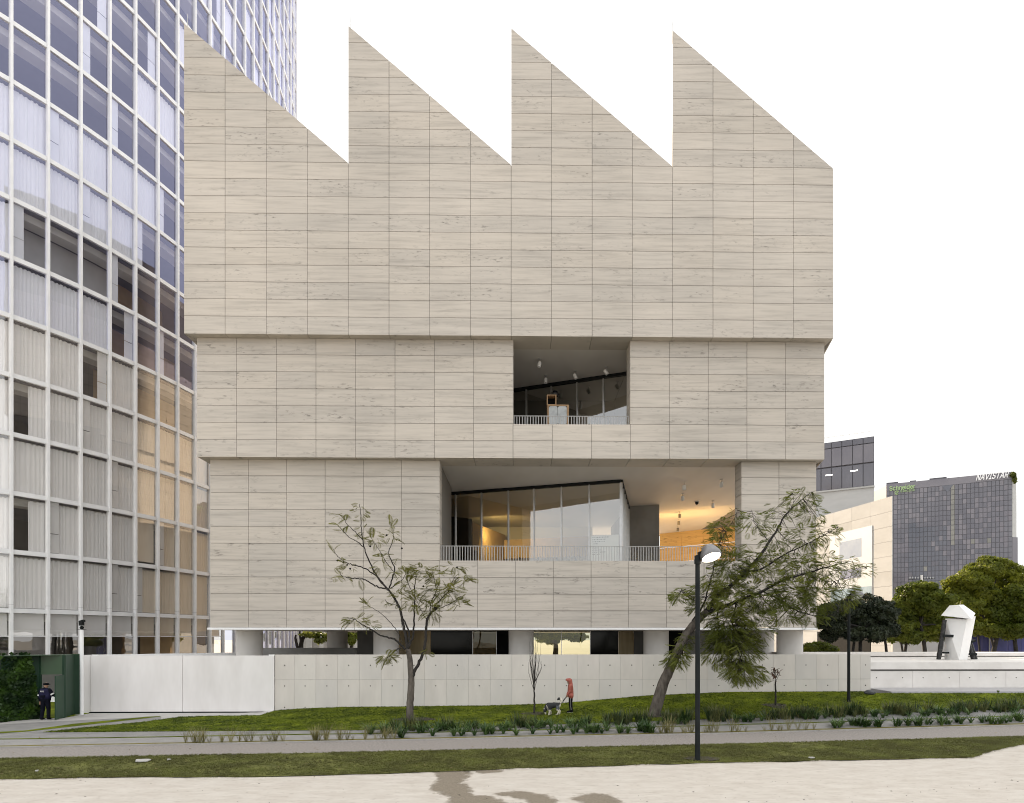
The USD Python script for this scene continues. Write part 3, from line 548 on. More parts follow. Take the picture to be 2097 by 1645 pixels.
obj('ceiling', L(MB().box(ns3[6] - 4, x3r - .05, Y3 + 1.36, Y3 + 28, z2b - .025, z2b + .012).get()), 'concrete_ceiling', lw)
obj('sill', L(MB().box(ns3[6] + .02, ns3[14] - .02, Y3 + .01, Y3 + .5, zs3[4] - .03, zs3[4] - .008).get()), 'travertine_3', lw)
obj('loggia_floor', L(MB().box(ns3[6] - .02, x3r - .05, Y3 + .5, Y3 + 27.9, zs3[4] - .06, zs3[4] - .02).get()), 'concrete_light', lw)
# base slab under the lower block
bs = obj('base_slab', L(MB().prism(sbox(x3l - .12, zslab, x3r + .06, z3b - .004), Y3 - .06, Y3 + d3, (SK, 1)).get()), 'white_paint', mus)
obj('soffit', L(MB().prism(sbox(x3l + .1, zslab - .01, x3r - .1, zslab - .003), Y3 + .1, Y3 + d3 - 1, (SK, 1)).get()), 'concrete_ceiling', mus)

# railings of the loggias
def railing(parent, xa, xb, y, z0, z1, step):
    rl = obj('handrail', L(MB().box(xa, xb, y - .02, y + .02, z1 - .035, z1).get()), 'rail_metal', parent)
    n = int((xb - xa) / step)
    for i in range(n + 1):
        x = xa + .03 + i * (xb - xa - .06) / n
        obj('baluster', L(MB().box(x - .02, x + .02, y - .006, y + .006, z0, z1 - .036).get()), 'rail_metal', rl)
railing(lw, ns3[6] + .03, ns3[14] - .03, Y3 + .3, zs3[4] - .02, zof(1200, 1118.5, Y3 + .3), .151)
railing(md, ns2[8] + .03, ns2[11] - .03, Y2 + .3, zs2[2] - .02, zof(1150, 852, Y2 + .3), .151)

# glass rooms inside the loggias
def glass_run(parent, pts, z0, z1, offs, mat, frame='black_metal', head=.22):
    for k in range(len(pts) - 1):
        a, b = np.array(pts[k][:2]), np.array(pts[k + 1][:2]); d = b - a; Ln = np.linalg.norm(d); d /= Ln; n = np.array([d[1], -d[0]])
        us = offs[k]
        for i in range(len(us) - 1):
            p, q = a + d * (us[i] * Ln + .02), a + d * (us[i + 1] * Ln - .02)
            obj('glass_pane', L(MB().quad((*p, z0), (*q, z0), (*q, z1 - head), (*p, z1 - head)).get()), mat, parent)
        for u in us:
            c = a + d * u * Ln
            obj('mullion', L(MB().plan(Polygon([c - d * .035 - n * .09, c + d * .035 - n * .09, c + d * .035 + n * .09, c - d * .035 + n * .09]), z0, z1 - head - .003).get()), 'steel', parent)
        obj('head_frame', L(MB().plan(Polygon([a - n * .1, b - n * .1, b + n * .1, a + n * .1]), z1 - head, z1 - .03).get()), frame, parent)
A3, B3, C3 = at_t(880, 0, 47.6), at_t(1272, 0, 43.3), at_t(1287, 0, 52.1)
D3 = at_t(1350, 0, 51.4); E3 = at_t(1351, 0, 66.0); F3 = at_t(1540, 0, 60.5)
dl3 = np.array([985, 1041, 1094, 1150, 1207]); us = [0.0] + [float(np.linalg.norm(_p - A3[:2]) / np.linalg.norm(B3[:2] - A3[:2])) for _p in []]
def hit(px, a, b):                                     # where the sight line of px crosses a-b, as a share of a-b
    rx, ry = ray(px); d = b[:2] - a[:2]; M = np.array([[d[0], -rx], [d[1], -ry]]); return float(np.linalg.solve(M, -a[:2])[0])
lg = obj('gallery_room', L(MB().box(A3[0] - 3, B3[0] + .2, 62.0, 62.2, zs3[4], z2b - .03).get()), 'interior_white', mus, label='glazed room inside the lower loggia')
glass_run(lg, [A3, B3, C3], zs3[4], z2b, [[0.0] + [hit(p, A3, B3) for p in (933, 986, 1041, 1094, 1150, 1207)] + [1.0], [0, .2, .4, .6, .8, 1.0]], 'museum_glass')
obj('end_wall', L(MB().plan(Polygon([C3[:2], D3[:2], D3[:2] + [0.2, 10], C3[:2] + [0, 10]]), zs3[4], z2b - .03).get()), 'interior_grey', lg)
# back wall of the loggia in warm lit travertine slabs
ew = (F3 - E3)[:2]; eL = np.linalg.norm(ew); ew = ew / eL; en = np.array([ew[1], -ew[0]])
hh = (z2b - zs3[4]) / 4
for i in range(4):
    for k in range(4):
        p, q = E3[:2] + ew * (eL * i / 4 + .012), E3[:2] + ew * (eL * (i + 1) / 4 - .012)
        obj('lit_panel', L(MB().plan(Polygon([p, q, q - en * .08, p - en * .08]), zs3[4] + hh * k + .012, zs3[4] + hh * (k + 1) - .03).get()), 'travertine_wood', lw)
# inside of the glazed room: dark stair side, yellow lit door, window band at the back
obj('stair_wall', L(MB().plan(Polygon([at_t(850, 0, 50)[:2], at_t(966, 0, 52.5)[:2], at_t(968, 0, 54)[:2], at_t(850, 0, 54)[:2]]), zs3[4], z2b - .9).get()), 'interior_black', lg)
obj('side_wall', L(MB().plan(Polygon([at_t(966, 0, 54)[:2], at_t(1035, 0, 61)[:2], at_t(1030, 0, 61.9)[:2], at_t(955, 0, 54.2)[:2]]), zs3[4], z2b - .9).get()), 'interior_tan', lg)
for a, b in ((970, 979), (988, 994), (1001, 1009)):
    obj('doorway', L(MB().plan(Polygon([at_t(a, 0, 53.9 + (a - 966) * .1)[:2], at_t(b, 0, 53.9 + (b - 966) * .1)[:2], at_t(b, 0, 54.02 + (b - 966) * .1)[:2], at_t(a, 0, 54.02 + (a - 966) * .1)[:2]]), zs3[4], zs3[4] + 2.6).get()), 'interior_black', lg)
obj('counter_wall', L(MB().plan(Polygon([at_t(1032, 0, 60)[:2], at_t(1270, 0, 57)[:2], at_t(1270, 0, 57.3)[:2], at_t(1032, 0, 60.3)[:2]]), zs3[4] + 2.55, zs3[4] + 4.2).get()), 'interior_tan', lg)
for p in (1063, 1101, 1139, 1177, 1214):
    a = at_t(p, 0, 58.8)[:2]; b = at_t(p + 3, 0, 58.8)[:2]
    obj('post', L(MB().plan(Polygon([a, b, b + [0, .2], a + [0, .2]]), zs3[4], zs3[4] + 2.55).get()), 'interior_black', lg)
for p in (1062, 1111, 1141, 1164, 1190):
    a = at_t(p, 0, 61.6)[:2]; b = at_t(p + 17, 0, 61.6)[:2]
    w = obj('back_window', L(MB().plan(Polygon([a, b, b + [0, .15], a + [0, .15]]), zs3[4] + .5, zs3[4] + 2.2).get()), 'poster_blue', lg)
    obj('blind', L(MB().plan(Polygon([a + [.08, -.05], b + [-.08, -.05], b + [-.08, 0], a + [.08, 0]]), zs3[4] + .9, zs3[4] + 2.15).get()), 'panel_white', w)
# notice on the glass: a white panel with small grey print (too small in the photograph to be read)
dAB = (B3 - A3)[:2] / np.linalg.norm((B3 - A3)[:2]); nAB = np.array([dAB[1], -dAB[0]])
s0, s1 = hit(1209, A3, B3), hit(1267, A3, B3); AB = (B3 - A3)[:2]
p0, p1 = A3[:2] + AB * s0 + nAB * -.03, A3[:2] + AB * s1 + nAB * -.03
nt = obj('notice', L(MB().plan(Polygon([p0, p1, p1 + nAB * .01, p0 + nAB * .01]), zs3[4], at_t(1240, 1096, 43.6)[2]).get()), 'panel_white', lg, label='white notice with small grey print on the glass')
zt0 = at_t(1240, 1099, 43.6)[2]
for i, w in enumerate((.66, .55, .5, .27, 0, .24, .32, .5, .27)):
    if not w: continue
    r_ = np.random.default_rng(i); u = .05
    while u < w:
        k = r_.uniform(.03, .07); a, b = p0 + (p1 - p0) * (u + .02), p0 + (p1 - p0) * (u + k)
        obj('print_mark', L(MB().plan(Polygon([a + nAB * .012, b + nAB * .012, b + nAB * .016, a + nAB * .016]), zt0 - .135 * i - .055, zt0 - .135 * i).get()), 'concrete_dark', nt); u += k

# upper loggia glass and dark room behind
A2, B2 = at_t(1030, 0, 45.9), at_t(1310, 0, 42.4)
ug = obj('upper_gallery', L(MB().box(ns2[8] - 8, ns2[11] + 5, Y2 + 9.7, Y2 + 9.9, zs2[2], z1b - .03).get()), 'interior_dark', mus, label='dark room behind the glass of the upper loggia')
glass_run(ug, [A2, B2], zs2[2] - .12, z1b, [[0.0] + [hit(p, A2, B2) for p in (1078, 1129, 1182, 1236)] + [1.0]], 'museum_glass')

# columns and glazed lobby under the building
def column(px, t, dpx, label):
    p = at_t(px, 0, t); r = dpx / 2 / F * t
    obj('column', L(MB().lathe([(.01, PZ), (r, PZ), (r, zslab - .005), (.01, zslab - .005)], (p[0], p[1], 0), 40).get()), 'concrete_light', mus, 40, label=label)
for px in (511, 791, 1067.5, 1343.5, 1617): column(px, 41.2, 51.5, None)
column(691, 50, 41, None); column(1563, 50, 42, None)
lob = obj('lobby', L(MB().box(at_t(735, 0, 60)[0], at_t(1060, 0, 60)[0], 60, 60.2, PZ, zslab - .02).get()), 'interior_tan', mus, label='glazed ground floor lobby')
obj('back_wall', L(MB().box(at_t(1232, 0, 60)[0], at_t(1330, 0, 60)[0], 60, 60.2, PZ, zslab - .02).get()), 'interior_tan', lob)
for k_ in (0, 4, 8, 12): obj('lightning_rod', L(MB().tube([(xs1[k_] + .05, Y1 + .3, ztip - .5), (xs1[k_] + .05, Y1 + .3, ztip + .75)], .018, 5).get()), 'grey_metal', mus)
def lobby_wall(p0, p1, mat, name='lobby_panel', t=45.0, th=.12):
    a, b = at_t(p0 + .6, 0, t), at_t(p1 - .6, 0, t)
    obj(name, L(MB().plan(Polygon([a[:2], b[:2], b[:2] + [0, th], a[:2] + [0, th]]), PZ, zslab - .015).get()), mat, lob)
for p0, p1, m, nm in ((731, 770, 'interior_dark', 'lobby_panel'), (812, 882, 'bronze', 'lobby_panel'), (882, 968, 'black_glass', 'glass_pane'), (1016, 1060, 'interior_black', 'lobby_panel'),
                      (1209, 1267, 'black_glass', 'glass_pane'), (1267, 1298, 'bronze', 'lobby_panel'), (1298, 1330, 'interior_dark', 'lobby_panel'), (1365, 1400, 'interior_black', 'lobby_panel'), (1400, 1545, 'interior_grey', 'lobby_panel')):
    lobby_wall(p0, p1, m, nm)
for p0, p1 in ((969, 1016), (1092, 1150), (1151, 1209)):
    a, b = at_t(p0, 0, 45), at_t(p1, 0, 45); obj('glass_pane', L(MB().quad((*a[:2], PZ), (*b[:2], PZ), (*b[:2], zslab), (*a[:2], zslab)).get()), 'lobby_glass', lob)
for p in (968, 1016.5, 1150, 1209): lobby_wall(p - 1.2, p + 1.2, 'steel', 'mullion', 44.95, .1)
obj('lobby_floor', L(MB().box(at_t(735, 0, 50)[0], at_t(1545, 0, 50)[0], 44, 60, PZ + .004, PZ + .05).get()), 'concrete_dark', lob)
obj('plinth_wall', MB().box(at_t(537, 0, 48)[0], at_t(735, 0, 48)[0], 47.5, 47.8, PZ, CZ - 22 / F * 47.5).get(), 'interior_grey', label='low wall seen between the left columns under the museum', category='wall')
obj('plinth_wall', MB().plan(Polygon([at_t(187, 0, 36.8)[:2], at_t(520, 0, 43)[:2], at_t(520, 0, 43.3)[:2], at_t(187, 0, 37.1)[:2]]), -.05, CZ - 33.5 / F * 40).get(), 'white_paint', label='white edge of the plinth just above the sliding gate', category='wall')
# ------------------------------------------------------------------ spotlights hanging in the loggias
def spot_proto(tilt, lit):
    b = MB(); b.lathe([(.001, 0), (.1, 0), (.1, -.03), (.001, -.035)], (0, 0, 0), 12); b.tube([(0, 0, -.03), (0, 0, -.42)], .022, 6)
    return b
def spotlight(px, py, t, zc, label, tilt=0.0, size=1.0, lit=False):
    p = at_t(px, py, t); x = thing('spotlight', label, 'spotlight', (p[0], p[1], zc))
    b = MB(); b.lathe([(.001, 0), (.11, 0), (.11, -.025), (.001, -.03)], (0, 0, 0), 12); obj('ceiling_plate', b.get(), 'grey_metal', x, 40)
    obj('rod', MB().tube([(0, 0, -.02), (0, 0, -.4 * size)], .018, 6).get(), 'rail_metal', x)
    a = np.array([math.sin(tilt), 0, math.cos(tilt)]); c = np.array([0, 0, -.62 * size])
    b = MB(); b.lathe([(.001, .28 * size), (.10, .28 * size), (.11, .2 * size), (.11, -.28 * size), (.09, -.28 * size), (.088, -.2 * size), (.001, -.2 * size)], c, 14, a); obj('lamp_body', b.get(), 'white_paint' if not lit else 'lamp_metal', x, 40)
    b = MB(); b.lathe([(.001, -.212 * size), (.085, -.212 * size)], c, 14, a); obj('lens', b.get(), 'spot_light' if lit else 'interior_black', x)
    return x
def ceil_t(py, zceil): return (zceil - CZ) * F / (HZ - py)
zc1, zc2 = z1b - .03, z2b - .03
for px, py, tl, lb in ((1104.5, 735, .15, 'white cylinder spotlight hanging nearest the front of the upper loggia'), (1117.5, 769, .05, 'lowest and leftmost of three white spotlights over the stacked crates in the upper loggia'),
                       (1178, 760, -.4, 'tilted white spotlight in the middle of the upper loggia ceiling'), (1241, 751, -.6, 'strongly tilted white spotlight near the right edge of the upper loggia')):
    spotlight(px, py, ceil_t(py, zc1), zc1, lb, tl, .55)
sp = [(1401, 988, 'largest spotlight hanging in the lower loggia, above the street lamp'), (1477, 982, 'spotlight hanging close to the right pier of the lower loggia'), (1398, 1011, 'second spotlight of the left row in the lower loggia'),
      (1460, 1026, 'spotlight hanging just above the leaning tree inside the lower loggia'), (1392, 1048, 'third spotlight of the left row in the lower loggia'), (1390, 1063, 'fourth spotlight of the left row in the lower loggia'), (1388, 1077, 'rearmost spotlight, close to the warm lit back wall')]
for i, (px, py, lb) in enumerate(sp): spotlight(px, py, ceil_t(py, zc2), zc2, lb, 0.0, .55, lit=i in (4, 5, 6))
def glow(px, t, zz, power, col, aim):                                          # the warm light those lamps give, thrown at the back wall
    p = at_t(px, 0, t); sl = UsdLux.DiskLight.Define(stage, '/World/' + numbered('/World', 'spotlight_glow')); sl.CreateRadiusAttr(.12); sl.CreateNormalizeAttr(True); sl.CreateIntensityAttr(power); sl.CreateColorAttr(Gf.Vec3f(*col))
    d = -np.array(aim, float) / np.linalg.norm(aim); sl.AddTranslateOp().Set(Gf.Vec3d(p[0], p[1], zz))
    M_ = trimesh.geometry.align_vectors([0, 0, 1], d)[:3, :3].T; q_ = Gf.Matrix3d(*[float(v_) for v_ in M_.ravel()]).ExtractRotation().GetQuat(); sl.AddOrientOp().Set(Gf.Quatf(q_))
for px, t, pw in ((1378, 54.0, 34.), (1425, 52.5, 34.), (1470, 51.0, 24.)): glow(px, t, z2b - 1.9, pw, (1.0, .60, .2), (.1, 1.0, -.42))
glow(1010, 55.5, z2b - 1.3, 22., (1.0, .72, .28), (.3, 1.0, -.5))
cd = at_t(1427, 1027, ceil_t(1027, zc2)); dm = thing('dome_camera', 'small black dome camera on the ceiling of the lower loggia', 'camera', (cd[0], cd[1], zc2))
obj('mount', MB().lathe([(.001, 0), (.16, 0), (.16, -.06), (.001, -.065)], sides=14).get(), 'grey_metal', dm, 40); obj('dome', MB().lathe([(.13, -.06), (.13, -.14), (.08, -.22), (.001, -.26)], sides=14).get(), 'black_glass', dm, 40)

# stacked crates standing on the upper loggia
cp = at_y(1143, 0, Y2 + 2.4); zf = zs2[2] - .12
def opx(px): return at_y(px, 0, Y2 + 2.4)[0] - cp[0]
def opz(py): return zof(1143, py, Y2 + 2.4) - zf
cr = thing('cabinet', 'pale two-door cabinet in a worn wooden frame on the upper loggia', 'cabinet', (cp[0], cp[1], zf))
x0, x1, zt_, zb_ = opx(1121), opx(1165), opz(829), opz(862); xm = opx(1142)
for a, b, c, d in ((x0, x0 + .08, zb_ - .5, zt_), (x1 - .12, x1, zb_ - .5, zt_)): obj('frame_side', MB().box(a, b, -.02, .8, max(c, .3), d).get(), 'wood', cr)
obj('frame_top', MB().box(x0 + .081, x1 - .121, -.02, .8, zt_ - .08, zt_).get(), 'wood', cr)
for a, b in ((x0 + .09, xm - .01), (xm + .01, x1 - .13)):
    w = (b - a) / 2; q = sbox(a, zb_ - .2, b, zt_ - .09).buffer(-.12).buffer(.12)
    obj('door', MB().prism(q, -.015, .03).get(), 'art_grey', cr)
obj('carcass', MB().box(x0 + .085, x1 - .125, .04, .78, .3, zt_ - .085).get(), 'interior_dark', cr)
for xx in (x0 + .2, x1 - .3):
    for yy in (.1, .7): obj('leg', MB().tube([(xx, yy, 0), (xx, yy, .31)], .05, 8).get(), 'black_metal', cr)
ct = thing('open_crate', 'open wooden crate standing on the pale cabinet in the upper loggia', 'crate', (cp[0], cp[1], zf + zt_ + .004))
a, b, h = opx(1120), opx(1139.5), opz(808) - zt_
obj('side', MB().box(a, a + .06, .05, .6, 0, h).get(), 'wood', ct); obj('side', MB().box(b - .06, b, .05, .6, 0, h).get(), 'wood', ct)
obj('top', MB().box(a + .061, b - .061, .05, .6, h - .05, h).get(), 'wood', ct); obj('bottom', MB().box(a + .061, b - .061, .05, .6, 0, .05).get(), 'wood', ct); obj('back', MB().box(a + .061, b - .061, .56, .6, .051, h - .051).get(), 'interior_black', ct)
tb = thing('dark_bundle', 'dark rounded bundle lying on top of the open crate', 'bundle', (cp[0] + opx(1137), cp[1] + .3, zf + zt_ + h + .006))
b = MB(); b.lathe([(.001, 0), (.2, 0), (.24, .06), (.22, .14), (.1, .2), (.001, .21)], sides=18); obj('roll', b.get(), 'rough_black', tb, 40); b = MB(); b.lathe([(.1, .19), (.17, .24), (.12, .3), (.001, .31)], sides=14); obj('knot', b.get(), 'black_cloth', tb, 40)

# ------------------------------------------------------------------ curved glass tower
TR = 60.0                                              # nominal radius: ring(i, TR - d) lies d behind the glass line
_hd = lambda i: 1.03400668 + .0671651 * np.minimum(i, 14) - .0017504 * np.minimum(i, 14) ** 2 * np.sign(np.maximum(i, 0)) + .02 * np.maximum(i - 14, 0)
_ii = np.arange(-3, 25); _st = np.stack([np.cos(_hd(_ii[:-1] * 1.0)), np.sin(_hd(_ii[:-1] * 1.0))], 1) * 1.97038652
_pp = np.vstack([[0, 0], np.cumsum(_st, 0)]); _pp += np.array([-30.3386721, 41.3030504]) - _pp[3]
_tt = np.gradient(_pp, axis=0); _tt /= np.linalg.norm(_tt, axis=1, keepdims=True); _nn = np.stack([_tt[:, 1], -_tt[:, 0]], 1)
FH = 119.6 / F * 41.1; TZ0 = CZ + 58.6 / F * 41.1
def ring(i, r=TR):
    k = int(np.clip(math.floor(i), -3, 23)); w = i - k; q = _pp + _nn * (r - TR); return q[k + 3] * (1 - w) + q[k + 4] * w
NB0, NB1, NF = -2, 21, 22
tow = thing('glass_tower', 'tall curved office tower of white mullions and glass left of the museum', 'tower', (*ring(4, TR - 5), 0))
def Lt(m): return loc(m, tow)
ZTOP = TZ0 + NF * FH
def visible(i, k):
    if i >= NB1: return False
    p = ring(i + .5); x, y = project((*p, TZ0 + (k + .5) * FH))
    if not (-60 < x < 615 and -70 < y < 1360): return False
    if x > 372: return y < 60 + (x - 372) * .84 + 60 or (y > 640 and x < 445)
    return True
slabs = MB()
def arc_band(r0, r1, z0, z1, n=60, i0=NB0, i1=NB1):
    u = np.linspace(i0, i1, n); a = [ring(x, r0) for x in u]; c = [ring(x, r1) for x in u[::-1]]
    return MB().plan(Polygon(a + c), z0, z1).get()
for k in range(0, NF + 1):
    zt = TZ0 + k * FH
    obj('floor_slab', Lt(arc_band(TR - .2, TR - 9, zt - .30, zt - .08)), 'ceiling_blue', tow)
    obj('bulkhead', Lt(arc_band(TR - .55, TR - 1.5, zt - .75, zt - .31)), 'interior_white', tow)
obj('ground_slab', Lt(arc_band(TR - .2, TR - 9, -.06, .02)), 'interior_dark', tow)
obj('core_wall', Lt(arc_band(TR - 9, TR - 9.4, 0, ZTOP)), 'interior_dark', tow)
obj('roof', Lt(arc_band(TR + .2, TR - 9, ZTOP, ZTOP + .6)), 'white_paint', tow)
for i in range(NB0, NB1 + 1):
    c = ring(i); e = _nn[i + 3]; g = np.array([-e[1], e[0]])
    obj('mullion', Lt(MB().plan(Polygon([c - g * .075 - e * .1, c - g * .075 + e * .17, c + g * .075 + e * .17, c + g * .075 - e * .1]), 0, ZTOP).get()), 'mullion_metal', tow)
    obj('mullion_joint', Lt(MB().plan(Polygon([c - g * .078 - e * .1, c - g * .078 + e * .173, c + g * .078 + e * .173, c + g * .078 - e * .1]), TZ0 + .2, TZ0 + .22).get()), 'grey_metal', tow) if -1 <= i < 9 else None
GRID = {-1: 'CCHCCCPCCDQDD', 0: 'CHCHCCQCCDDDD', 1: 'CPCCCCDCPDDDD', 2: 'CCCPRCDPCDQRD', 3: 'PCPCCRQCCQDDD', 4: 'PBCCTTTQCDCRD', 5: 'CPCCTQTDQDCDD', 6: 'CCCCTTTCCDDDC', 7: 'CCCCTTCCCDDDC'}
rest_p, rest_t = MB(), MB(); ntr = npn = 0
rr = np.random.default_rng(12)
def chord(i, r, u): return ring(i, r) * (1 - u) + ring(i + 1, r) * u
def flat(i, r, u0, u1, z0, z1): a, b = chord(i, r, u0), chord(i, r, u1); return (*a, z0), (*b, z0), (*b, z1), (*a, z1)
def pleats(i, r, u0, u1, z0, z1, seed):
    r_ = np.random.default_rng(seed + 1000); n = max(8, int(46 * (u1 - u0))); u = np.linspace(u0, u1, n); ph = np.cumsum(r_.uniform(.5, 1.9, n)); w = .017 * np.sin(ph) * r_.uniform(.4, 1.3, n)
    a = np.array([chord(i, r + w[k], u[k]) for k in range(n)]); lo = np.array([chord(i, r + w[k] * 1.5, np.clip(u[k] + .01 * math.sin(ph[k] * .6), 0, 1)) for k in range(n)])
    zt = z1 - .05 * (np.sin(ph * .9) > .3)
    v = np.vstack([np.c_[lo, np.full(n, z0)], np.c_[a, zt]]); f = [[k, k + 1, n + k + 1, n + k] for k in range(n - 1)]
    return MB().add(v, f).get()
for i in range(NB0, NB1):
    for k in range(-1, NF):
        zb_, zt_ = TZ0 + k * FH + .012, TZ0 + (k + 1) * FH - .27
        if k < 0: zb_ = .1
        vis = visible(i, k)
        a, b = chord(i, TR, .04), chord(i, TR, .96); e = np.array([(b - a)[1], -(b - a)[0]]); e /= np.linalg.norm(e)
        tr = MB().plan(Polygon([a - e * .1, b - e * .1, b + e * .09, a + e * .09]), zt_, TZ0 + (k + 1) * FH).get()
        low = k < 5 + max(0, (i - 2)) * .0
        gl = MB().quad(*flat(i, TR, 0.04, 0.96, zb_, zt_)).get()
        if vis and ntr < 296: obj('transom', Lt(tr), 'mullion_metal', tow); ntr += 1
        else: rest_t.add(*tr)
        if vis and npn < 296: obj('glass_pane', Lt(gl), 'tower_glass_low' if low else 'tower_glass', tow); npn += 1
        else: rest_p.add(*gl)
        if not vis: continue
        code = GRID.get(i, '')[k] if 0 <= k < len(GRID.get(i, '')) else rr.choice(list('CDDQRDCP'))
        if k < 0: code = 'G'
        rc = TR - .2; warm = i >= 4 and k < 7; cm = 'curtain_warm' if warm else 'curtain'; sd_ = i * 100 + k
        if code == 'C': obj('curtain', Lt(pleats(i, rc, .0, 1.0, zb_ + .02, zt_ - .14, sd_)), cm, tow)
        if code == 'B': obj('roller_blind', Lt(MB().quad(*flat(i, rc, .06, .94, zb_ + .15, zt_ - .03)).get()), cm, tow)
        if code in 'PQ':
            obj('vent_panel', Lt(MB().quad(*flat(i, TR - .06, .07, .36, zb_ + .03, zb_ + 1.2)).get()), 'panel_white', tow); obj('vent_panel', Lt(MB().quad(*flat(i, TR - .06, .07, .36, zb_ + 1.24, zt_ - .03)).get()), 'panel_white', tow)
            if code == 'P': obj('curtain', Lt(pleats(i, rc, .38, 1.0, zb_ + .02, zt_ - .14, sd_)), cm, tow)
        if code == 'R': obj('vent_panel', Lt(MB().quad(*flat(i, TR - .06, .6, .93, zb_ + .03, zb_ + 1.2)).get()), 'panel_white', tow); obj('vent_panel', Lt(MB().quad(*flat(i, TR - .06, .6, .93, zb_ + 1.24, zt_ - .03)).get()), 'panel_white', tow)
        if code == 'H': obj('curtain', Lt(pleats(i, rc, .5, 1.0, zb_ + .02, zt_ - .14, sd_)), cm, tow)
        if code == 'T':
            obj('room_wall', Lt(MB().quad(*flat(i, TR - 3.2, -.3, 1.3, zb_ - .1, zt_ + .2)).get()), 'interior_tan', tow)
        if code in 'DQR' and k in (6,): obj('room_wall', Lt(MB().quad(*flat(i, TR - 1.8, -.02, 1.02, zb_ - .1, zt_ - .4)).get()), 'room_pale', tow)
        if code == 'G':
            z_m = CZ + 3.0 / F * 45; cm2 = 'interior_tan' if i >= 5 else 'interior_white'
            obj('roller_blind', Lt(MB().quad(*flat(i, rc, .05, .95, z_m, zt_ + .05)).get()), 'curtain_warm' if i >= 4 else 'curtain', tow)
            obj('sash_bar', Lt(MB().quad(*flat(i, TR + .01, 0.04, 0.96, z_m - .07, z_m - .01)).get()), 'mullion_metal', tow)
            if i >= 5: obj('room_wall', Lt(MB().quad(*flat(i, TR - 1.5, 0, 1, 0, z_m + .1)).get()), 'interior_tan', tow)
obj('distant_panes', Lt(rest_p.get()), 'tower_glass', tow, kind='stuff'); obj('distant_transoms', Lt(rest_t.get()), 'mullion_metal', tow, kind='stuff')
# ------------------------------------------------------------------ far buildings on the right
def face(pxa, ta, pxb, tb): return at_t(pxa, 0, ta)[:2], at_t(pxb, 0, tb)[:2]
def zt_of(py, t): return CZ + (HZ - py) / F * t
class Face:
    """a wall plane from a to b with outward normal towards the viewer; u runs along it from 0 to its length"""
    def __init__(s, a, b): s.a, s.b = np.array(a), np.array(b); s.L = np.linalg.norm(s.b - s.a); s.d = (s.b - s.a) / s.L; s.n = np.array([s.d[1], -s.d[0]])
    def slab(s, u0, u1, z0, z1, o0, o1):
        p, q = s.a + s.d * u0, s.a + s.d * u1
        return MB().plan(Polygon([p + s.n * o0, q + s.n * o0, q + s.n * o1, p + s.n * o1]), z0, z1).get()
    def text(s, txt, u, z, h, o, bold=True, slant=0.0, depth=.25, sx=1.0):
        m = meshkit.text_mesh(txt, h, depth, bold); v = np.array(m.vertices); v[:, 0] = v[:, 0] * sx + slant * v[:, 1]
        w = s.a + np.outer(u + v[:, 0], s.d) + np.outer(o + v[:, 2], s.n)
        return np.c_[w, z + v[:, 1]], np.array(m.faces)
# dark office block with the two signs
tb_, ta_ = 200.0, 200.0 * (HZ - 966) / (HZ - 992)
oa, ob = face(1815, ta_, 2073, tb_); OF = Face(oa, ob); OZ = zt_of(966, tb_)
off = thing('office_block', 'large dark glass office block with two company names along its top edge', 'office building', (*(oa + ob) / 2, PZ))
def Lo(m): return loc(m, off)
bk = ray(2090); bk = np.array(bk) / np.hypot(*bk); far_b = ob + bk * 40; far_a = oa + np.array([.1, 1.0]) * 40
obj('body', Lo(MB().plan(Polygon([oa - OF.n * .06, ob - OF.n * .06, far_b, far_a]), PZ, OZ - .3).get()), 'office_frame', off)
NC, NR = 32, 32; cw = OF.L / NC; chh = (OZ - PZ - 2.4) / NR; r_ = np.random.default_rng(4); cnt = 0; rest = MB()
bands_ = {}
for k in range(NR):
    for c in range(NC):
        pxm, pym = project((*(OF.a + OF.d * (c + .5) * cw), OZ - 2.2 - (k + .5) * chh))
        m = OF.slab(c * cw + .07, (c + 1) * cw - .07, OZ - 2.2 - (k + 1) * chh + .06, OZ - 2.2 - k * chh - .06, -.05, .02 + r_.uniform(0, .025))
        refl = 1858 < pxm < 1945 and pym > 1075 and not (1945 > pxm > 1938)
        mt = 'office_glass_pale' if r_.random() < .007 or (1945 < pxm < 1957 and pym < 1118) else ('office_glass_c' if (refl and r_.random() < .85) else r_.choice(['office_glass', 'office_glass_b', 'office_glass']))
        vis_ = pym < 1240 and pxm > 1824
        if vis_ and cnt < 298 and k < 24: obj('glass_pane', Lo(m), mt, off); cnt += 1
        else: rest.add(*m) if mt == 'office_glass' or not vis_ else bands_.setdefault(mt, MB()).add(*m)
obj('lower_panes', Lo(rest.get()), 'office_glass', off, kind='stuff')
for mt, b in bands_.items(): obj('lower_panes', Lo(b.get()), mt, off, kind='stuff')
obj('parapet', Lo(OF.slab(0, OF.L, OZ - 2.15, OZ, -.5, .05)), 'office_glass_b', off)
for u0, u1, h in ((0, .1, .5), (.2, .25, .4), (.36, .5, .5)): obj('roof_box', Lo(OF.slab(u0 * OF.L, u1 * OF.L, OZ - .2, OZ + h, -3, -.3)), 'office_frame', off)
obj('corner_strip', Lo(MB().plan(Polygon([ob, ob + OF.d * .85 + bk * 1.2, far_b + OF.d * .85, far_b]), zt_of(1100, tb_), OZ - .6).get()), 'stone_building', off)
obj('corner_base', Lo(MB().plan(Polygon([ob, ob + OF.d * 1.3 + bk * 1.2, far_b + OF.d * 1.3, far_b]), PZ, zt_of(1100, tb_) - .02).get()), 'office_glass_b', off)
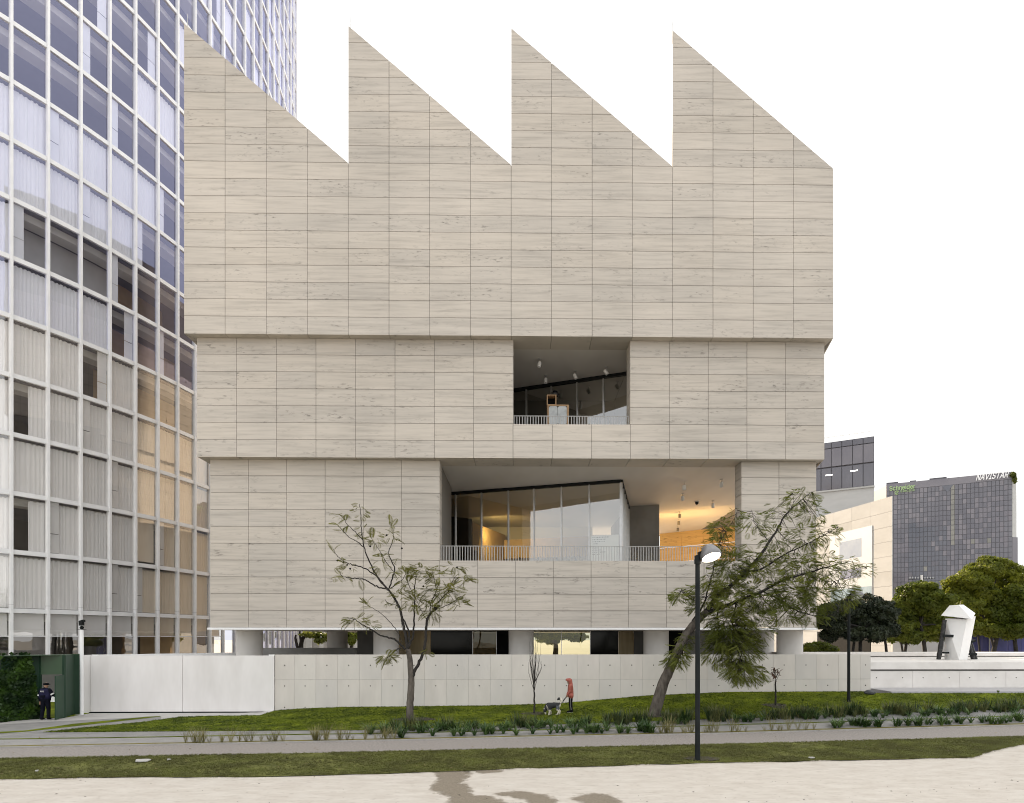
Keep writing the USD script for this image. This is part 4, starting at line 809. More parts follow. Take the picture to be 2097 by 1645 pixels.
obj('notch', Lo(MB().add(np.r_[[[*(OF.a + OF.d * (OF.L * .505 + s * 1.0)) + OF.n * .09, OZ - 2.2] for s in (-1.5, 1.5)], [[*(OF.a + OF.d * OF.L * .505 + OF.n * .09), OZ - 4.3]]], [[0, 2, 1]]).get()), 'office_glass_c', off)
def sign(txt, pxa, pxb, py0, h, mat, bold, slant, name, label):
    u0 = hit(pxa, oa, ob) * OF.L; u1 = hit(pxb, oa, ob) * OF.L; m = meshkit.text_mesh(txt, h, .2, bold); w = np.ptp(np.array(m.vertices)[:, 0]) + slant * h
    t = np.linalg.norm(OF.a + OF.d * u0)
    obj(name, Lo(OF.text(txt, u0, zt_of(py0, np.dot(OF.a + OF.d * u0, [SE, CE])), h, .1, bold, slant, .2, (u1 - u0) / w)), mat, off, label=label)
sign('NAVISTAR', 1997, 2065, 984.5, 1.75, 'sign_white', True, .28, 'sign_letters', 'slanted white company name NAVISTAR')
sign('Schneider', 1821, 1873.5, 1005.5, 1.35, 'sign_green', True, 0, 'sign_letters', 'pale green company name Schneider')
sign('Electric', 1844, 1872.5, 1006.5 + 2.2, .75, 'sign_green', False, 0, 'sign_letters', 'small word Electric below the green name')
b = MB(); uu = hit(1837, oa, ob) * OF.L; zz = zt_of(1007, ta_ * .985); cc = OF.a + OF.d * uu + OF.n * .2
ths = np.linspace(.6, 5.4, 16); b.tube([(*(cc + OF.d * .55 * math.cos(t)), zz + .5 * math.sin(t)) for t in ths], .13, 5); b.tube([(*(cc + OF.d * x), zz + z) for x, z in ((-.25, -.2), (.1, 0), (.3, .45))], .12, 5)
obj('sign_emblem', Lo(b.get()), 'sign_green', off)
# stone building with the hanging poster
sa, sb_ = face(1560, 80 * (HZ - 1016) / (HZ - 1092), 1827, 80.0); SF = Face(sa, sb_); SZ = zt_of(1016, 80.0)
sto = thing('stone_building', 'plain pale stone building with a tall white poster, sunlit, behind the dark tree', 'building', (*sb_, PZ))
def Ls(m): return loc(m, sto)
bk2 = np.array(ray(1829)); bk2 /= np.hypot(*bk2)
obj('body', Ls(MB().plan(Polygon([sa - SF.n * .1, sb_ - SF.n * .1, sb_ + bk2 * 14, sa + np.array([3, 14.])]), PZ, SZ - .06).get()), 'stone_building_b', sto)
uc = np.linspace(0, SF.L, 9); zr = np.linspace(PZ, SZ, 12)
for i in range(8):
    for k in range(11):
        if k < 2 and 4 <= i <= 6: continue
        obj('stone_slab', Ls(SF.slab(uc[i] + .01, uc[i + 1] - .01, zr[k] + .012, zr[k + 1] - .012, -.09, rng.uniform(0, .012))), ['stone_building', 'stone_building', 'stone_building_b'][rng.integers(3)], sto)
obj('dark_opening', Ls(SF.slab(uc[4] + .1, uc[7] - .1, PZ, zr[2] - .05, -.08, -.02)), 'interior_black', sto)
def su(px): return hit(px, sa, sb_) * SF.L
def st(px): return np.dot(SF.a + SF.d * su(px), [SE, CE])
po = obj('poster', Ls(SF.slab(su(1700), su(1787), zt_of(1240, st(1787)), zt_of(1076, st(1787)), .03, .07)), 'poster_white', sto, label='tall white hanging poster with blue pictures')
obj('poster_picture', Ls(SF.slab(su(1720), su(1765), zt_of(1140, st(1765)), zt_of(1102, st(1765)), .071, .08)), 'poster_blue', po)
obj('poster_picture', Ls(SF.slab(su(1722), su(1764), zt_of(1182, st(1765)), zt_of(1163, st(1765)), .071, .08)), 'poster_violet', po)
obj('poster_picture', Ls(SF.slab(su(1702), su(1786), zt_of(1240, st(1787)), zt_of(1200, st(1787)), .071, .08)), 'poster_sea', po)
# glass-topped building behind it
ga_, gb_ = face(1600, 100 * (HZ - 893) / (HZ - 919.6), 1790, 100.0); GF = Face(ga_, gb_)
gz0, gz1 = zt_of(994, 100), zt_of(893, 100)
glb = thing('glass_topped_building', 'building with a two-storey dark glass top over blank stone, beside the museum', 'building', (*gb_, PZ))
def Lg(m): return loc(m, glb)
bk3 = np.array(ray(1790.5)); bk3 /= np.hypot(*bk3)
obj('stone_base', Lg(MB().plan(Polygon([ga_, gb_, gb_ + bk3 * 14, ga_ + bk3 * 14]), PZ, gz0 - .1).get()), 'stone_building', glb)
obj('ledge', Lg(GF.slab(-.1, GF.L + .05, gz0 - .25, gz0 - .02, -.4, .15)), 'stone_building_b', glb)
obj('glass_core', Lg(MB().plan(Polygon([ga_ - GF.n * .15, gb_ - GF.n * .15, gb_ + bk3 * 14, ga_ + bk3 * 14]), gz0 - .05, gz1).get()), 'office_frame', glb)
for i in range(9):
    for (z0, z1, mm) in ((gz0, gz0 + (gz1 - gz0) * .46, 'office_glass'), (gz0 + (gz1 - gz0) * .48, gz0 + (gz1 - gz0) * .86, 'office_glass_b'), (gz0 + (gz1 - gz0) * .87, gz1 - .06, 'office_glass')):
        obj('glass_pane', Lg(GF.slab(GF.L * i / 9 + .05, GF.L * (i + 1) / 9 - .05, z0 + .03, z1 - .03, -.14, .03 * (mm == 'office_glass_b'))), mm, glb)
for u0, u1, zz in ((hit(1690, ga_, gb_), hit(1705, ga_, gb_), .30), (hit(1742, ga_, gb_), hit(1757, ga_, gb_), .33)):
    obj('ceiling_light', Lg(GF.slab(GF.L * u0, GF.L * u1, gz0 + (gz1 - gz0) * zz, gz0 + (gz1 - gz0) * zz + .16, .032, .05)), 'strip_light', glb)
b = MB(); P0, P1 = (*ga_, gz1 + .75), (*gb_, gz1 + .75); b.tube([P0, P1], .05, 5)
for i in range(13): c = ga_ + (gb_ - ga_) * i / 12; b.tube([(*c, gz1), (*c, gz1 + .75)], .04, 5)
b.tube([(*gb_, gz1), (*gb_, gz1 + 1.5)], .05, 5); obj('roof_railing', Lg(b.get()), 'white_paint', glb)
# pylon, blue hoarding, pale wall behind the trees
py = at_t(1887, 0, 100); pyl = thing('utility_pole', 'concrete utility pole with insulators sticking out above the trees', 'utility pole', (py[0], py[1], PZ))
zt_ = zt_of(1178, 100)
obj('pole', MB().tube([(0, 0, 0), (0, 0, zt_ - PZ)], [.25, .17], 10).get(), 'concrete_light', pyl)
b = MB(); b.tube([(-1.9, 0, zt_ - PZ - .6), (1.9, 0, zt_ - PZ - .5)], .06, 5); b.tube([(-1.0, 0, zt_ - PZ - 1.3), (1.0, 0, zt_ - PZ - 1.3)], .06, 5); obj('crossarm', b.get(), 'black_metal', pyl)
for u in (-1.7, -1.3, -.9, -.5, .5, .9, 1.3, 1.7): obj('insulator', MB().tube([(u, 0, zt_ - PZ - .52), (u, 0, zt_ - PZ - .25)], .07, 6).get(), 'grey_metal', pyl)
b = MB(); b.lathe([(.001, 0), (.4, .1), (.45, .5), (.3, .9), (.001, 1.0)], (0, -.3, zt_ - PZ - 1.9), 8); obj('transformer', b.get(), 'black_metal', pyl)
p0, p1 = at_t(1985, 0, 62), at_t(2200, 0, 62); hz_ = zt_of(1288, 62)
hoard = thing('blue_hoarding', 'dark blue corrugated hoarding behind the trees at the right edge', 'fence', (p0[0], p0[1], PZ))
n = 16; xs_ = np.linspace(0, p1[0] - p0[0], n + 1)
for i in range(n): obj('sheet', MB().box(xs_[i] + .01, xs_[i + 1] - .01, .03 * (i % 2), .06 + .03 * (i % 2), 0, hz_ - PZ).get(), 'blue_fence', hoard)
for i in (3, 7, 11): obj('post', MB().tube([(xs_[i], -.1, 0), (xs_[i], -.1, hz_ - PZ + .6)], .05, 6).get(), 'grey_metal', hoard)
q0, q1 = at_t(1828, 0, 70), at_t(2000, 0, 70)
obj('boundary_wall', MB().box(q0[0], q1[0], q0[1], q0[1] + .3, PZ, zt_of(1305, 70)).get(), 'stone_building', label='pale low boundary wall behind the trunks of the green trees', category='wall')
# pale building and wall far behind, seen between the columns
q0, q1 = at_t(537, 0, 95), at_t(735, 0, 95)
fb = thing('distant_house', 'pale sunlit building front seen between the left columns under the museum', 'building', (q0[0], q0[1], PZ))
obj('wall', MB().box(0, q1[0] - q0[0], 0, .5, 0, 9).get(), 'stone_building', fb)
for i in range(7): obj('pilaster', MB().box(.4 + i * 1.05, .62 + i * 1.05, -.12, 0, 0, 9).get(), 'stone_building_b', fb)
for i in range(4): obj('window', MB().box(6.9 + i * 1.6, 7.9 + i * 1.6, -.03, 0, .6, 3.6).get(), 'interior_grey', fb)
# ------------------------------------------------------------------ vegetation helpers
def frond(n=9, L=1.0, droop=.35, w=.036):
    """a feathery leaf along +x: midrib and paired narrow pinnae"""
    v, f = [], []
    s = np.linspace(0, 1, n + 2); rib = np.stack([L * s, 0 * s, -droop * L * s ** 2], 1)
    for i in range(n + 1):
        k = len(v); h = .006 * L; v += [rib[i] + [0, h, 0], rib[i] - [0, h, 0], rib[i + 1]]; f += [[k, k + 1, k + 2]]
    for i in range(1, n + 2):
        pl = L * .34 * math.sin(math.pi * (.12 + .8 * s[i])) + .04 * L
        for sg in (-1, 1):
            k = len(v); c = rib[i]; tip = c + np.array([pl * .55, sg * pl, -.25 * pl]); mid = (c + tip) / 2; d = np.array([w * L * .9, -sg * w * L * .5, .01])
            v += [c, mid + d, tip, mid - d * .6]; f += [[k, k + 1, k + 2], [k, k + 2, k + 3]]
    return np.array(v), np.array(f)
FROND = [frond(11, 1, .3), frond(13, 1, .55), frond(12, 1, .12)]
def place_fronds(pos, dirs, sizes, r, kinds=FROND, roll=.9):
    b = MB(); pos = np.asarray(pos); dirs = np.asarray(dirs, float); dirs /= np.linalg.norm(dirs, axis=1, keepdims=True)
    pick = r.integers(0, len(kinds), len(pos))
    for q in range(len(kinds)):
        I = np.where(pick == q)[0]
        if not len(I): continue
        X = dirs[I]; up = np.tile([0, 0, 1.0], (len(I), 1)) + r.normal(0, .35, (len(I), 3)); Y = np.cross(up, X); Y /= np.maximum(np.linalg.norm(Y, axis=1, keepdims=True), 1e-6); Z = np.cross(X, Y)
        R = np.stack([X, Y, Z], 2); v, f = kinds[q]
        W = np.einsum('nij,kj->nki', R, v) * sizes[I][:, None, None] + pos[I][:, None]
        b.add(W.reshape(-1, 3), (f[None] + (np.arange(len(I)) * len(v))[:, None, None]).reshape(-1, 3))
    return b
def smooth_path(P, n=10):
    P = np.asarray(P, float); k = len(P); t = np.linspace(0, k - 1, (k - 1) * n + 1); out = []
    Q = np.vstack([2 * P[0] - P[1], P, 2 * P[-1] - P[-2]])
    for u in t:
        i = min(int(u), k - 2); w = u - i; p0, p1, p2, p3 = Q[i:i + 4]
        out.append(.5 * (2 * p1 + (p2 - p0) * w + (2 * p0 - 5 * p1 + 4 * p2 - p3) * w * w + (3 * p1 - p0 - 3 * p2 + p3) * w ** 3))
    return np.array(out)
class PixTree:
    """branches drawn on the photograph and set at real depths"""
    def __init__(s, t0, seed): s.t0, s.r, s.b, s.ends, s.pts = t0, np.random.default_rng(seed), [], [], []
    def branch(s, pix, r0, r1, dt=0.0, n=6, wob=.03, ta=0.0):
        k = len(pix); P = [at_t(x, y, s.t0 + ta + (dt - ta) * i / max(1, k - 1)) for i, (x, y) in enumerate(pix)]
        Q = smooth_path(P, n) if k > 2 else np.array([P[0] + (P[1] - P[0]) * u for u in np.linspace(0, 1, n + 1)])
        m = len(Q); Q = Q + np.r_[np.zeros((1, 3)), s.r.normal(0, wob * .35, (m - 1, 3))]
        R = np.linspace(r0, r1, m); s.b.append((Q, R)); s.pts.append(Q); s.ends.append((Q[-1], Q[-1] - Q[-2])); return Q
    def mesh(s, sel=None, sides=7):
        b = MB()
        for Q, R in (s.b if sel is None else sel): b.tube(Q, R, sides if R[0] > .03 else 4)
        return b.get()
# --- slender feathery tree in front of the wall
def slender_tree():
    T = PixTree(31.5, 21)
    base = G(838, 1477); T.t0 = base[0] * SE + base[1] * CE
    T.branch([(838, 1480), (840, 1440), (842, 1400), (841, 1370), (838, 1342), (835, 1330)], .165, .10, 0, 5, .02)
    nt = 1
    T.branch([(842, 1398), (848, 1378), (862, 1350), (869, 1330), (872, 1300), (874, 1272), (884, 1254), (901, 1240)], .075, .045, -.3)
    T.branch([(835, 1332), (832, 1305), (826, 1280), (820, 1250), (808, 1226), (796, 1208), (778, 1190), (761, 1160), (748, 1130), (741, 1095), (739, 1060), (736, 1032)], .07, .012, .8)
    T.branch([(835, 1330), (845, 1305), (848, 1280), (848, 1250), (850, 1225), (849, 1200), (853, 1180)], .05, .015, -.5)
    T.branch([(836, 1328), (838, 1306), (834, 1285), (822, 1262)], .05, .03, .2)
    T.branch([(830, 1330), (818, 1318), (805, 1308), (780, 1302), (762, 1290), (745, 1281), (728, 1270), (712, 1265)], .05, .012, -.6)
    T.branch([(822, 1328), (810, 1332), (800, 1342), (793, 1348)], .035, .012, -.4)
    T.branch([(796, 1208), (785, 1205), (768, 1200), (748, 1188), (733, 1185), (715, 1184), (700, 1180), (695, 1168)], .04, .01, .9)
    T.branch([(785, 1195), (770, 1180), (745, 1163), (725, 1158), (705, 1150), (690, 1138), (682, 1125)], .035, .008, -.3)
    T.branch([(745, 1120), (732, 1110), (715, 1100), (700, 1085), (690, 1075)], .025, .007, .5)
    T.branch([(742, 1105), (728, 1090), (712, 1075), (703, 1060), (690, 1053)], .022, .006, 1.2)
    T.branch([(797, 1205), (803, 1185), (808, 1165), (800, 1145), (796, 1130), (803, 1110), (806, 1095), (800, 1070)], .035, .008, .4)
    T.branch([(806, 1170), (790, 1150), (778, 1128), (765, 1110), (758, 1095)], .02, .006, .1)
    T.branch([(800, 1206), (812, 1195), (826, 1185), (832, 1172)], .025, .008, -.2)
    T.branch([(820, 1250), (812, 1240), (795, 1235), (788, 1228)], .02, .008, .6)
    T.branch([(848, 1225), (843, 1210), (836, 1195), (834, 1175), (834, 1165)], .02, .007, -.6)
    T.branch([(822, 1315), (812, 1290), (790, 1265), (768, 1248), (752, 1240), (744, 1228)], .02, .006, .4)
    T.branch([(874, 1270), (866, 1258), (858, 1240), (852, 1228)], .025, .008, -.5)
    T.branch([(884, 1254), (896, 1235), (915, 1215), (925, 1195), (932, 1180)], .035, .008, -.3)
    T.branch([(880, 1258), (883, 1235), (893, 1210), (888, 1185), (885, 1165)], .03, .008, .2)
    T.branch([(890, 1250), (915, 1240), (932, 1230), (945, 1220)], .025, .007, -.7)
    T.branch([(915, 1215), (930, 1205), (945, 1198), (955, 1190)], .015, .006, -.2)
    x = thing('slender_tree', 'slender feathery tree with a straight grey trunk and thin half bare crown', 'tree', (base[0], base[1], base[2] - .05))
    obj('trunk', loc(T.mesh(T.b[:1], 10), x), 'bark', x, True); obj('limbs', loc(T.mesh(T.b[1:]), x), 'bark_dark', x, True)
    r = T.r; P, Dr, S = [], [], []
    def add(cx, cy, n, rx, ry, s, dt=0.0, out=1.0):
        s *= .66
        for _ in range(int(n * 2.0)):
            a = r.uniform(0, 2 * math.pi); q = math.sqrt(r.uniform(0, 1)); p = at_t(cx + rx * q * math.cos(a), cy + ry * q * math.sin(a), T.t0 + dt + r.normal(0, .35)); P.append(p)
            Dr.append([math.cos(a) * out + r.normal(0, .3), r.normal(0, .6), -math.sin(a) * .25 + r.normal(0, .3) - .1]); S.append(s * r.uniform(.7, 1.25))
    for Q, R in T.b[6:]:
        for _ in range(int(len(Q) * .16) + 1):
            i = r.integers(int(len(Q) * .5), len(Q)); d = Q[i] - Q[i - 1]; d /= np.linalg.norm(d) + 1e-9; P.append(Q[i]); Dr.append(d + r.normal(0, .6, 3)); S.append(r.uniform(.3, .52))
    for cx, cy, n, rx, ry, s, dt in ((738, 1045, 9, 12, 14, .4, .8), (745, 1085, 6, 14, 20, .4, .7), (770, 1100, 8, 12, 14, .42, .2), (803, 1090, 5, 8, 16, .35, .4), (783, 1150, 10, 20, 16, .5, .3), (805, 1165, 6, 12, 12, .45, .2),
                                     (863, 1165, 13, 20, 8, .55, .1), (895, 1178, 14, 20, 12, .55, .1), (930, 1163, 9, 16, 8, .5, -.2), (950, 1185, 8, 12, 8, .5, -.3), (905, 1205, 14, 24, 14, .6, 0), (930, 1212, 13, 20, 14, .65, -.4), (940, 1232, 7, 10, 12, .6, -.5),
                                     (880, 1215, 9, 18, 20, .55, 0), (836, 1190, 12, 18, 18, .5, -.3), (850, 1225, 14, 20, 20, .5, -.4), (825, 1225, 12, 16, 20, .45, .1), (885, 1250, 14, 16, 12, .6, -.3), (815, 1212, 8, 16, 12, .45, .2),
                                     (730, 1270, 14, 24, 7, .6, -.5), (755, 1280, 6, 12, 8, .5, -.5), (793, 1345, 11, 10, 6, .55, -.4), (874, 1335, 5, 8, 6, .35, -.2), (690, 1180, 5, 10, 8, .35, .9), (700, 1056, 4, 8, 6, .35, 1.0), (715, 1160, 5, 20, 8, .35, 0)):
        add(cx, cy, n, rx, ry, s, dt)
    b = place_fronds(P, Dr, np.array(S), r); cr_ = obj('crown', loc(b.get(), x), 'leaf_pale', x)
    b = MB()
    for px, py in ((691, 1148), (703, 1152), (711, 1157), (758, 1119), (792, 1096), (717, 1165), (867, 1201), (936, 1162), (823, 1123)): p = at_t(px, py, T.t0 - .1); b.lathe([(.001, -.05), (.055, 0), (.001, .05)], p, 8)
    obj('seed_pods', loc(b.get(), x), 'black_cloth', x, kind='stuff')
    return base
tb1 = slender_tree()
# --- leaning leafy tree
def leaning_tree():
    base = G(1340, 1466); T = PixTree(base[0] * SE + base[1] * CE, 33)
    T.branch([(1338, 1470), (1346, 1440), (1358, 1400), (1372, 1370), (1390, 1330), (1408, 1296), (1425, 1275), (1448, 1252)], .27, .15, 0, 5, .02)
    T.branch([(1446, 1254), (1470, 1220), (1500, 1198), (1530, 1168), (1555, 1140), (1575, 1110), (1594, 1080), (1608, 1055), (1640, 1025), (1662, 1008)], .11, .012, 1.0)
    T.branch([(1440, 1258), (1480, 1243), (1520, 1228), (1560, 1212), (1600, 1190), (1650, 1175), (1700, 1160), (1745, 1150)], .10, .012, -1.2)
    T.branch([(1530, 1170), (1560, 1165), (1600, 1140), (1640, 1120), (1680, 1100), (1715, 1080)], .05, .008, -.5)
    T.branch([(1420, 1280), (1412, 1310), (1395, 1330), (1385, 1345)], .035, .01, -.7)
    T.branch([(1418, 1272), (1440, 1240), (1452, 1200), (1462, 1160), (1470, 1120), (1485, 1090)], .05, .01, .8)
    T.branch([(1465, 1225), (1440, 1222), (1415, 1220), (1395, 1210)], .025, .007, -.8)
    T.branch([(1560, 1210), (1600, 1230), (1640, 1255), (1690, 1262), (1730, 1250)], .035, .008, -1.6)
    T.branch([(1510, 1230), (1500, 1270), (1505, 1310), (1515, 1350)], .04, .01, -1.0)
    T.branch([(1470, 1245), (1470, 1290), (1475, 1330)], .035, .01, -.4)
    T.branch([(1575, 1110), (1560, 1090), (1545, 1070), (1540, 1045)], .025, .007, .2)
    T.branch([(1600, 1065), (1615, 1050), (1625, 1030), (1622, 1010)], .02, .006, 1.2)
    T.branch([(1650, 1175), (1690, 1190), (1730, 1185), (1775, 1165)], .025, .006, -1.8)
    T.branch([(1480, 1090), (1500, 1070), (1510, 1045)], .014, .005, .9)
    x = thing('leaning_tree', 'leafy tree leaning far to the right over the wall behind the street lamp', 'tree', (base[0], base[1], base[2] - .05))
    obj('trunk', loc(T.mesh(T.b[:1], 12), x), 'bark', x, True); obj('limbs', loc(T.mesh(T.b[1:]), x), 'bark_dark', x, True)
    r = T.r; P, Dr, S = [], [], []; tw = MB(); allp = np.vstack(T.pts[1:])
    def add(cx, cy, n, rx, ry, s, dt=0.0, down=.15, sp=.8):
        s *= .62; rx *= 1.08; ry *= 1.1
        for q_ in range(int(n * 3.4)):
            a = r.uniform(0, 2 * math.pi); q = math.sqrt(r.uniform(0, 1)); p = at_t(cx + rx * q * math.cos(a), cy + ry * q * math.sin(a), T.t0 + dt + r.normal(0, sp)); P.append(p)
            Dr.append([math.cos(a) + r.normal(.1, .35), r.normal(0, .7), -math.sin(a) * .3 + r.normal(0, .25) - down]); S.append(s * r.uniform(.65, 1.25))
            if q_ % 7 == 0:
                j = allp[np.argmin(((allp - p) ** 2).sum(1))]
                if np.linalg.norm(j - p) < 2.5: tw.tube([j, (j + p) / 2 + r.normal(0, .06, 3), p], [.016, .011, .006], 3, False)
    for cx, cy, n, rx, ry, s, dt in ((1640, 1022, 26, 34, 16, .5, 1.0), (1660, 1050, 22, 26, 22, .5, .8), (1600, 1045, 14, 30, 16, .45, 1.0), (1545, 1070, 22, 30, 22, .5, .5), (1590, 1100, 24, 36, 24, .5, .5), (1650, 1100, 28, 34, 26, .55, .2), (1690, 1095, 18, 26, 22, .5, 0),
                                     (1475, 1082, 34, 22, 14, .5, .8), (1470, 1120, 30, 26, 20, .5, .7), (1500, 1150, 60, 40, 30, .6, .4), (1480, 1185, 46, 36, 26, .6, .3), (1545, 1150, 34, 36, 28, .55, .2), (1590, 1160, 40, 40, 26, .55, 0),
                                     (1640, 1160, 46, 40, 26, .6, -.4), (1690, 1160, 36, 36, 26, .55, -.8), (1735, 1165, 22, 30, 22, .5, -1.4), (1770, 1165, 10, 18, 14, .45, -1.7), (1450, 1215, 40, 34, 22, .6, 0), (1500, 1225, 60, 40, 26, .62, -.3),
                                     (1560, 1220, 60, 44, 26, .62, -.6), (1620, 1215, 60, 40, 24, .6, -.9), (1675, 1215, 44, 34, 26, .6, -1.2), (1725, 1215, 26, 30, 24, .55, -1.4), (1480, 1265, 44, 38, 22, .6, -.4), (1540, 1260, 42, 36, 22, .6, -.7), (1610, 1255, 34, 30, 16, .55, -1.2),
                                     (1660, 1260, 22, 36, 14, .5, -1.5), (1490, 1305, 70, 40, 26, .65, -.6), (1520, 1330, 60, 36, 30, .65, -.7), (1470, 1335, 26, 26, 24, .6, -.5), (1530, 1375, 44, 30, 18, .65, -.8), (1505, 1372, 28, 26, 16, .6, -.8), (1500, 1280, 40, 36, 20, .6, -.5),
                                     (1390, 1340, 22, 14, 18, .62, -.7), (1378, 1352, 12, 10, 14, .6, -.6), (1405, 1310, 10, 16, 12, .5, -.4), (1395, 1215, 16, 20, 12, .6, -.8), (1385, 1225, 7, 10, 12, .55, -.8), (1430, 1245, 14, 20, 14, .5, 0), (1505, 1055, 8, 12, 14, .4, .9), (1560, 1290, 16, 20, 16, .55, -.8)):
        add(cx, cy, n, rx, ry, s, dt, down=.35 if cy > 1290 else .15)
    obj('crown', loc(place_fronds(P, Dr, np.array(S), r).get(), x), 'leaf_olive', x); obj('twigs', loc(tw.get(), x), 'twig', x, kind='stuff')
leaning_tree()
# --- two bare saplings
def sapling(px, py, top, n, spread, seed, label, leaves=0):
    base = G(px, py); T = PixTree(base[0] * SE + base[1] * CE, seed); r = T.r
    T.branch([(px, py + 2), (px + .5, py - 30), (px, py - 50)], .05, .03, 0)
    for i in range(n):
        u = r.uniform(-1, 1); h = r.uniform(.45, 1) * (1 - .3 * abs(u)); y0 = py - 42 - r.uniform(0, 24)
        T.branch([(px, y0), (px + u * spread * .55, y0 - (y0 - top) * h * .35), (px + u * spread, y0 - (y0 - top) * h * .7), (px + u * spread * .85 + r.normal(0, 2), y0 - (y0 - top) * h)], .014, .004, r.normal(0, .25), 5, .01)
    x = thing('sapling', label, 'sapling', (base[0], base[1], base[2] - .03))
    obj('trunk', loc(T.mesh(T.b[:1], 8), x), 'bark_dark', x, True); obj('twigs', loc(T.mesh(T.b[1:]), x), 'twig', x, kind='stuff')
    if leaves:
        b = MB()
        for i in range(leaves):
            Q = T.b[1 + r.integers(n)][0]; p = Q[r.integers(4, len(Q))]; d = r.normal(0, 1, 3) * .055; e = np.cross(d, [0, 0, 1.]); b.quad(p, p + d + e * .5, p + 2 * d - [0, 0, .05], p + d - e * .5)
        obj('dead_leaves', loc(b.get(), x), 'dead_leaf', x)
    b = MB(); th = np.linspace(0, 2 * np.pi, 24, endpoint=False); rad = .45 * (1 + .2 * np.sin(3 * th + seed)); c = [(base[0] + a * math.cos(t) * 1.2, base[1] + a * math.sin(t)) for t, a in zip(th, rad)]
    v = [[*base[:2], ground_z(*base[:2]) + .03]] + [[*q, ground_z(*q) + .022] for q in c]; obj('bare_soil', (np.array(v), np.array([[0, i + 1, (i + 1) % 24 + 1] for i in range(24)])), 'soil', kind='structure', label='patch of bare soil round the ' + label.split(' ')[0] + ' sapling')
sapling(1094, 1462, 1282, 24, 15, 5, 'leafless sapling with upright whippy twigs just left of the dog')
sapling(1588, 1446, 1362, 9, 7, 6, 'small sapling with a few dead brown leaves between the leaning tree and the far lamp', 60)
for (px, py, rx, ry, lb) in ((850, 1474, .95, .5, 'patch of bare soil at the foot of the slender tree'), (1352, 1466, .8, .45, 'patch of bare soil at the foot of the leaning tree'), (1438, 1555, .55, .4, 'patch of bare soil and dead grass at the street lamp base')):
    c = G(px, py); th = np.linspace(0, 2 * np.pi, 40, endpoint=False); k = 1 + .35 * (meshkit.fbm(np.c_[np.cos(th), np.sin(th), 0 * th] * 2 + px) - .5)
    v = [[c[0], c[1], ground_z(c[0], c[1]) + .03]] + [[c[0] + rx * a * math.cos(t), c[1] + ry * a * math.sin(t), ground_z(c[0] + rx * a * math.cos(t), c[1] + ry * a * math.sin(t)) + .026] for t, a in zip(th, k)]
    obj('bare_soil', (np.array(v), np.array([[0, i + 1, (i + 1) % 40 + 1] for i in range(40)])), 'soil', kind='structure', label=lb)

# --- crowns made of leaf clumps
def clump_crown(lobes, n, size, r, fill=.45):
    w = np.array([a * b * c for (_, (a, b, c)) in lobes]) ** .8; w /= w.sum(); b = MB(); which = r.choice(len(lobes), n, p=w)
    C = np.array([l[0] for l in lobes])[which]; R = np.array([l[1] for l in lobes])[which]
    u = r.normal(0, 1, (n, 3)); u /= np.linalg.norm(u, axis=1, keepdims=True); q = r.uniform(fill ** 3, 1, n) ** (1 / 3)
    lump = .72 + .56 * meshkit.fbm(u * 2.2 + which[:, None] * 7.7, 3)
    p = C + u * R * (q * lump)[:, None]
    a = r.normal(0, 1, (n, 3)); a /= np.linalg.norm(a, axis=1, keepdims=True); nn = u + r.normal(0, .55, (n, 3)); c = np.cross(nn, a); c /= np.maximum(np.linalg.norm(c, axis=1, keepdims=True), 1e-6); a = np.cross(c, nn); a /= np.maximum(np.linalg.norm(a, axis=1, keepdims=True), 1e-6)
    s = size * r.uniform(.6, 1.4, (n, 1)); V = np.stack([p - a * s, p - c * s * .42, p + a * s - [0, 0, .25] * s, p + c * s * .42], 1)
    return b.add(V.reshape(-1, 3), np.arange(4 * n).reshape(-1, 4)).get()
def far_tree(name, label, px, t, lobes_px, n, size, mat, seed, trunks, bark='bark_dark', depth=1.0):
    r = np.random.default_rng(seed); b0 = at_t(px, 0, t); x = thing(name, label, 'tree', (b0[0], b0[1], PZ)); sc = t / F
    lob = []
    for (lx, ly, rx, ry) in lobes_px:
        dt = r.normal(0, .8) * depth; q = at_t(lx, ly, t + dt); R_ = np.array([rx * sc, max(rx, ry) * sc * .9, ry * sc]); lob.append((q, tuple(R_ * .8)))
        for _ in range(9):
            u_ = r.normal(0, 1, 3); u_ /= np.linalg.norm(u_); u_[2] = abs(u_[2]) * .9 - .15; lob.append((q + u_ * R_ * r.uniform(.7, 1.15), tuple(R_ * r.uniform(.16, .42) * [1, 1, .7])))
    obj('crown', loc(clump_crown(lob, n, size, r, .62), x), mat, x)
    b = MB()
    for tr in trunks:
        P = [at_t(a, c, t) for a, c in tr[0]]; P[0][2] = PZ - .02; b.tube(smooth_path(P, 5) + 0, np.linspace(tr[1], tr[2], (len(P) - 1) * 5 + 1), 7)
    for (q, R) in lob[::10]:
        j = at_t(trunks[0][0][-1][0], trunks[0][0][-1][1], t); b.tube([j, (j + q) / 2 + r.normal(0, .2, 3), q], [trunks[0][2] * .8, .07, .03], 5)
    obj('trunk', loc(b.get(), x), bark, x, True); return x
far_tree('dark_tree', 'low dark leaved tree right of the museum, in front of the stone building', 1765, 52, [(1700, 1258, 34, 28), (1740, 1248, 34, 30), (1785, 1245, 38, 32), (1815, 1262, 26, 30), (1765, 1275, 40, 22), (1715, 1285, 26, 16), (1822, 1290, 26, 20), (1680, 1270, 22, 24), (1750, 1300, 30, 18), (1795, 1300, 30, 20), (1700, 1300, 26, 20)], 30000, .13, 'leaf_dark', 41, [([(1762, 1340), (1762, 1315), (1765, 1285)], .16, .1), ([(1742, 1340), (1750, 1310), (1757, 1285)], .12, .07), ([(1820, 1340), (1812, 1310), (1800, 1280)], .12, .07)])
